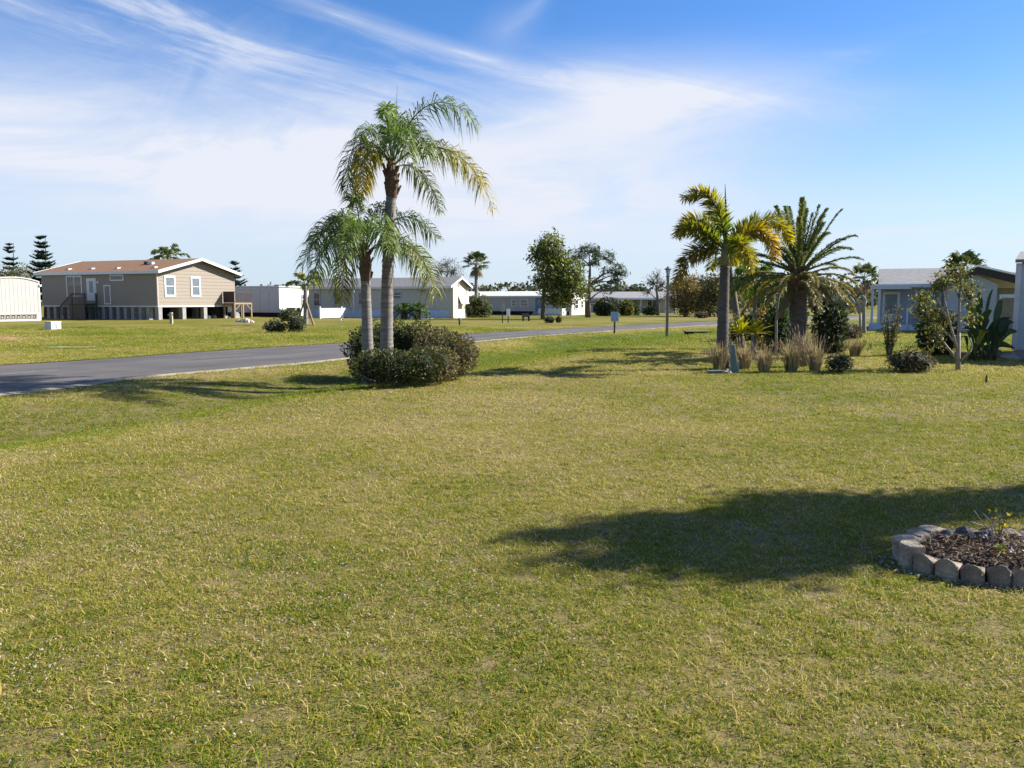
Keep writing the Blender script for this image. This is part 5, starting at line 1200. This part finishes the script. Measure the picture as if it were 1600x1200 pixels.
def utility_box():
    p = G(83,515); root = thing('utility_box', 'squat white utility box with a dark emblem on the far lawn', 'utility box', (p.x,p.y,0), RZ-.05)
    MB().box(-.28,.28,-.30,.30,0,.40).build('case', WHITE, root, bevel=.015); MB().box(-.30,.30,-.32,.32,.405,.45).build('lid', WHITE, root)
    T = lambda u,v,n: (.28+n,u,v); m = MB(); m.tbox(T,-.06,.05,.08,.13,.003,.010); m.tbox(T,-.06,.05,.30,.34,.003,.010); m.tbox(T,-.03,.02,.15,.28,.003,.010); m.build('emblem', mat('emblem_navy',(.10,.12,.18),.5), root)
    q = G(268,506); r2 = thing('short_post', 'short pale wooden stake in front of the tan house gable', 'post', (q.x,q.y,0)); MB().box(-.09,.09,-.09,.09,0,.8).build('shaft', mat('pale_post',(.40,.34,.24),.85,var=.2), r2, bevel=.01); MB().box(-.22,.09,-.05,.05,.55,.7).build('tap', CONC, r2)
    q = G(1541,600); z = H(q.x,q.y); r3 = thing('survey_stake', 'tiny brown stake in the lawn below the forked tree', 'stake', (q.x,q.y,z)); MB().tube([(0,0,-.05),(0,0,.13),(0,0,.17)],[.022,.022,.012],6).build('shaft', mat('stake_brown',(.10,.06,.045),.8), r3)
    # rubble by the tan house
    r = random.Random(4)
    for i,(px,py,s) in enumerate(((380,503,.34),(386,504,.42),(373,503,.28),(392,504,.26))):
        p = G(px,py); rock(('left','largest','smallest outer','right')[i]+' pale rubble lump beside the side deck of the tan house', p, s, 300+i, (.40,.36,.31), 'rubble heap by the tan house')
    # bare round bed with a dark hump at the left frame edge
    p = P(5,533,34); root = thing('mulch_bed', 'brown mulch mound on the far lawn at the left edge', 'mulch bed', (p.x,p.y,H(p.x,p.y))); m = MB(); k = 24; R = .68
    ring=[Vector((R*math.cos(6.283*j/k)*1.05,R*math.sin(6.283*j/k)*1.1,-.02)) for j in range(k)]; ring2=[Vector((R*.5*math.cos(6.283*j/k),R*.5*math.sin(6.283*j/k),.10)) for j in range(k)]
    m.add(ring+ring2+[Vector((0,0,.13))],[(j,(j+1)%k,k+(j+1)%k,k+j) for j in range(k)]+[(k+j,k+(j+1)%k,2*k) for j in range(k)]); m.build('mulch', mat('mulch_orange',(.26,.13,.07),.95,bump=.7,bscale=30,var=.35,vscale=9), root, smooth=True)
    # pale worn patch of sand beside the far verge
    p = G(105,544); root = bpy.data.objects['ground']; m = MB(); k=20; m.add([(p.x+1.0*math.cos(6.283*j/k)*random.uniform(.7,1.1),p.y+.40*math.sin(6.283*j/k)*random.uniform(.7,1.1),.03+H(p.x,p.y)) for j in range(k)],[tuple(range(k))]); o = m.build('sand_patch', mat('sand_patch',(.25,.235,.12),.95,var=.3,vscale=3), root)
    # culvert mouth in the swale
    p = G(1092,519); z = H(p.x,p.y); root = thing('culvert', 'dark culvert opening in the grass beside the far road', 'culvert', (p.x,p.y,z), math.radians(8))
    m = MB(); m.prism([(-.50,-.15),(.50,-.15),(.62,.14),(-.62,.14)],-.1,.55,1); m.build('opening', DARK, root); m = MB(); m.box(-.66,.66,-.12,.6,.145,.18); m.build('lintel', mat('culvert_edge',(.17,.17,.11),.9), root)
def rock(label, p, s, seed, col, group=None, name='rock', parent=None):
    r = random.Random(seed); root = thing(name, label, 'rock', (p.x,p.y,H(p.x,p.y)), r.uniform(0,3), group); m = MB(); n=9; rows=5; vs=[]; fs=[]
    for i in range(rows+1):
        th = math.pi*.5*i/rows
        for j in range(n): q=s*r.uniform(.75,1.1); vs.append((q*math.cos(th)*math.cos(6.283*j/n),q*.8*math.cos(th)*math.sin(6.283*j/n),q*.85*math.sin(th)-.03))
    for i in range(rows):
        for j in range(n): fs.append((i*n+j,i*n+(j+1)%n,(i+1)*n+(j+1)%n,(i+1)*n+j))
    fs.append(tuple(rows*n+j for j in range(n))); m.add(vs,fs); m.build('stone', mat('rock_%02d'%int(col[0]*100),col,.9,bump=.5,bscale=12,var=.25), root); return root
utility_box()
def pedestal():
    p = G(1137,583); z = H(p.x,p.y); root = thing('utility_pedestal', 'leaning grey green utility cover at the foot of the foxtail palm', 'utility box', (p.x,p.y,z)); gm = mat('pedestal_green',(.10,.15,.145),.6,var=.2)
    m = MB(); m.prism([(.08,0),(.22,0),(.12,.64),(.06,.64)],-.08,.10,1); m.build('cover', gm, root, bevel=.012); m = MB(); m.box(-.42,.07,-.14,.16,.0,.05); m.build('base', gm, root)
    m = MB(); m.box(.222,.232,-.06,.08,.05,.28); m.build('side_plate', mat('pedestal_edge',(.45,.50,.48),.5), root); 
    q = Vector((p.x-.08,p.y-.22,0)); rock('rounded grey stone leaning on the green utility cover', q, .17, 320, (.23,.22,.17))
    for i,(px,py,s,lb) in enumerate(((1553,553,.30,'beige boulder at the foot of the paddle leaved plant'),(1578,557,.26,'beige boulder against the pale house wall'))): rock(lb, G(px,py+4), s, 330+i, (.33,.28,.24))
pedestal()

# ------------------------------------------------------------------ block ring in the foreground
def planter():
    cx, cy, rx, ry = PLANTER; z0 = H(cx,cy); root = thing('planter_ring', 'ring of scalloped concrete edging blocks filled with mulch', 'planter', (cx,cy,z0))
    cm = [mat('edging_concrete_%d'%i, c, .92, bump=.8, bscale=60, var=.5, vscale=11) for i,c in enumerate(((.27,.215,.155),(.32,.26,.19),(.21,.17,.125)))]
    def block(w, dep, h, round_):
        m = MB(); k = 9; prof=[]
        for i in range(k+1):
            a = math.pi*i/k; prof.append((-w/2*math.cos(a), -dep*.45 - (w*.36)*math.sin(a)))
        prof += [(w/2,dep*.55),(-w/2,dep*.55)]
        n = len(prof); vs=[]
        for z,s,t in ((0,1,0),(h*.9,1,0),(h*.975,.97,.004),(h,.90,.012)):
            for (x,y) in prof: vs.append((x*s, y*s+.0, z - (abs(x)/(w/2))**2*(h*round_ if z>0 else 0)))
        fs=[(r_*n+j,r_*n+(j+1)%n,(r_+1)*n+(j+1)%n,(r_+1)*n+j) for r_ in range(3) for j in range(n)]+[tuple(3*n+j for j in range(n)),tuple(range(n-1,-1,-1))]
        m.add(vs,fs); return m
    A = [block(.124,.075,.140,.30).build('edging_block', cm[i%3], root, smooth=False) for i in range(3)]
    B = [block(.125,.085,.158,.0).build('edging_block', cm[i%3], root) for i in range(2)]
    r = random.Random(12); ang=[]; t=0.0
    while t < 2*math.pi-.05:
        ang.append(t); t += .116/math.hypot(rx*math.sin(t),ry*math.cos(t))
    first = {}
    for i,t in enumerate(ang):
        x,y = rx*math.cos(t), ry*math.sin(t); back = (math.pi*.70 < t < math.pi*1.08); src = (B if back else A)[r.randrange(2 if back else 3)]
        if src.name in first: o = src.copy(); COL.objects.link(o); o.parent = root
        else: o = src; first[src.name]=1
        nx,ny = math.cos(t)/rx, math.sin(t)/ry; o.location=(x+r.uniform(-.008,.008),y+r.uniform(-.008,.008),-.016+r.uniform(-.014,.010)); o.rotation_euler=(r.uniform(-.10,.10),r.uniform(-.08,.08),math.atan2(ny,nx)+math.pi/2+r.uniform(-.09,.09)); s=r.uniform(.95,1.05); o.scale=(s,s,r.uniform(.94,1.05))
    # soil with mulch chips
    m = MB(); k=32; R=[(1.0,.05),(.8,.085),(.5,.095),(.2,.10)]; vs=[]
    for q,z in R:
        for j in range(k): vs.append(((rx-.03)*q*math.cos(6.283*j/k),(ry-.03)*q*math.sin(6.283*j/k),z+r.uniform(-.012,.012)))
    fs=[(i*k+j,i*k+(j+1)%k,(i+1)*k+(j+1)%k,(i+1)*k+j) for i in range(3) for j in range(k)]+[tuple(3*k+j for j in range(k))]; m.add(vs,fs); m.build('soil', mat('soil',(.055,.038,.028),.95,bump=.8,bscale=40,var=.4,vscale=12), root, smooth=True)
    mc = MB()
    for i in range(2600):
        a=r.uniform(0,6.283); q=math.sqrt(r.random())*.95; p=Vector(((rx-.04)*q*math.cos(a),(ry-.04)*q*math.sin(a),.068+.045*(1-q)+r.uniform(0,.05)*r.random()+ .035*math.exp(-((q-.75)/.2)**2)*(math.cos(a)<0))); d=Vector((r.uniform(-1,1),r.uniform(-1,1),r.uniform(-.35,.5))).normalized()*r.uniform(.008,.035); w=d.cross(Vector((r.uniform(-1,1),r.uniform(-1,1),1))).normalized()*r.uniform(.0015,.005)
        c=r.choice(((.17,.10,.055),(.10,.06,.036),(.25,.165,.10),(.36,.27,.17),(.30,.24,.16),(.07,.05,.034))); mc.add([p-d-w,p-d+w,p+d+w,p+d-w,p+Vector((0,0,.004))],[(0,1,4),(1,2,4),(2,3,4),(3,0,4),(3,2,1,0)],c)
    tag(mc.build('mulch', DRYFOL, root, fixn=False), 'brown bark mulch and twigs', None, None, 'stuff')
    pb = MB()
    for i in range(70):
        p=Vector((-.24+.7*r.random(),-.15+.36*r.random(),.110+r.uniform(0,.02))); s=r.uniform(.008,.02)
        pb.add([p+Vector((s,0,0)),p+Vector((0,s*.8,0)),p+Vector((-s,0,0)),p+Vector((0,-s*.8,0)),p+Vector((0,0,s*.7))],[(0,1,4),(1,2,4),(2,3,4),(3,0,4)],r.choice(((.55,.53,.52),(.40,.38,.40),(.60,.50,.45))))
    tag(pb.build('pebbles', DRYFOL, root), 'pale pebbles among the mulch', None, None, 'stuff')
    # dark rocks at the back rim, small plants
    for i,(x,y,s) in enumerate(((-.44,.21,.07),(-.31,.25,.085),(-.17,.26,.075))):
        rock(('left','middle','right')[i]+' dark rock inside the back of the planter ring', Vector((cx+x,cy+y,0)), s, 340+i, (.085,.085,.095), 'dark rocks in the planter').location.z = z0+.125
    b = Vector((cx-.23,cy+.06,z0+.09)); tw = thing('dry_twig_plant', 'dry bare twig sticking up from the planter mulch', 'plant', b); m=MB()
    for pts in (((0,0,0),(-.01,0,.10),(-.03,.01,.17)),((-.01,0,.09),(-.07,.0,.15),(-.12,.02,.23)),((-.02,.0,.13),(.02,.01,.18),(.04,.01,.21)),((-.05,0,.13),(-.08,.01,.14),(-.13,.03,.155)),((-.03,.01,.17),(-.06,.0,.20),(-.075,.0,.215))): m.tube([b+Vector(q) for q in pts],[.0055,.0042,.002],5)
    m.build('stems', mat('dry_twig',(.36,.28,.23),.85,var=.2), tw, rel=True)
    def sprig(name,label,x,y,n,L,cols,seed,leaf,up=1.0):
        b=Vector((cx+x,cy+y,z0+.10)); t=thing(name,label,'plant',b); q=np.random.default_rng(seed); st=MB(); C=[]
        for i in range(n):
            a=q.random()*6.28; e=b+Vector((math.cos(a)*L*.5*q.random(),math.sin(a)*L*.5*q.random(),L*up*(.5+.6*q.random()))); st.tube([b,b.lerp(e,.5)+Vector((0,0,.02)),e],[.003,.0025,.001],4)
            for u in np.linspace(.3,1,7): C.append(np.array(b.lerp(e,u))+q.normal(size=3)*.012)
        st.build('stems', BARK, t, rel=True); leaves(np.array(C),leaf,pick_cols(len(C),cols,None,.2,q),'leaves',FOL,t,None,.5,q)
    sprig('leafy_weed','small weed with yellow leaves at the right edge of the planter',-.14,.16,5,.20,[(.40,.30,.05),(.10,.14,.03),(.30,.24,.04)],61,.026)
    sprig('low_weed','low green weed tuft in the planter mulch',-.28,-.10,12,.06,[(.16,.20,.03),(.26,.24,.05),(.10,.15,.03)],62,.03,.7)
    g = G(1395,915)
    # scraps of pale gravel round the front of the blocks
    gm = MB()
    for i in range(260):
        t=r.uniform(math.pi*.9,math.pi*1.95); k=1+r.uniform(.10,.24); p=Vector((rx*k*math.cos(t),ry*k*math.sin(t)*1.02,.012)); s=r.uniform(.004,.012)
        gm.add([p+Vector((s,0,0)),p+Vector((0,s*.8,0)),p+Vector((-s,0,0)),p+Vector((0,-s*.8,0)),p+Vector((0,0,s*.9))],[(0,1,4),(1,2,4),(2,3,4),(3,0,4)],r.choice(((.45,.43,.42),(.30,.29,.30),(.22,.17,.12))))
    tag(gm.build('gravel', DRYFOL, root), 'pale gravel scraps along the blocks', None, None, 'stuff')
planter()
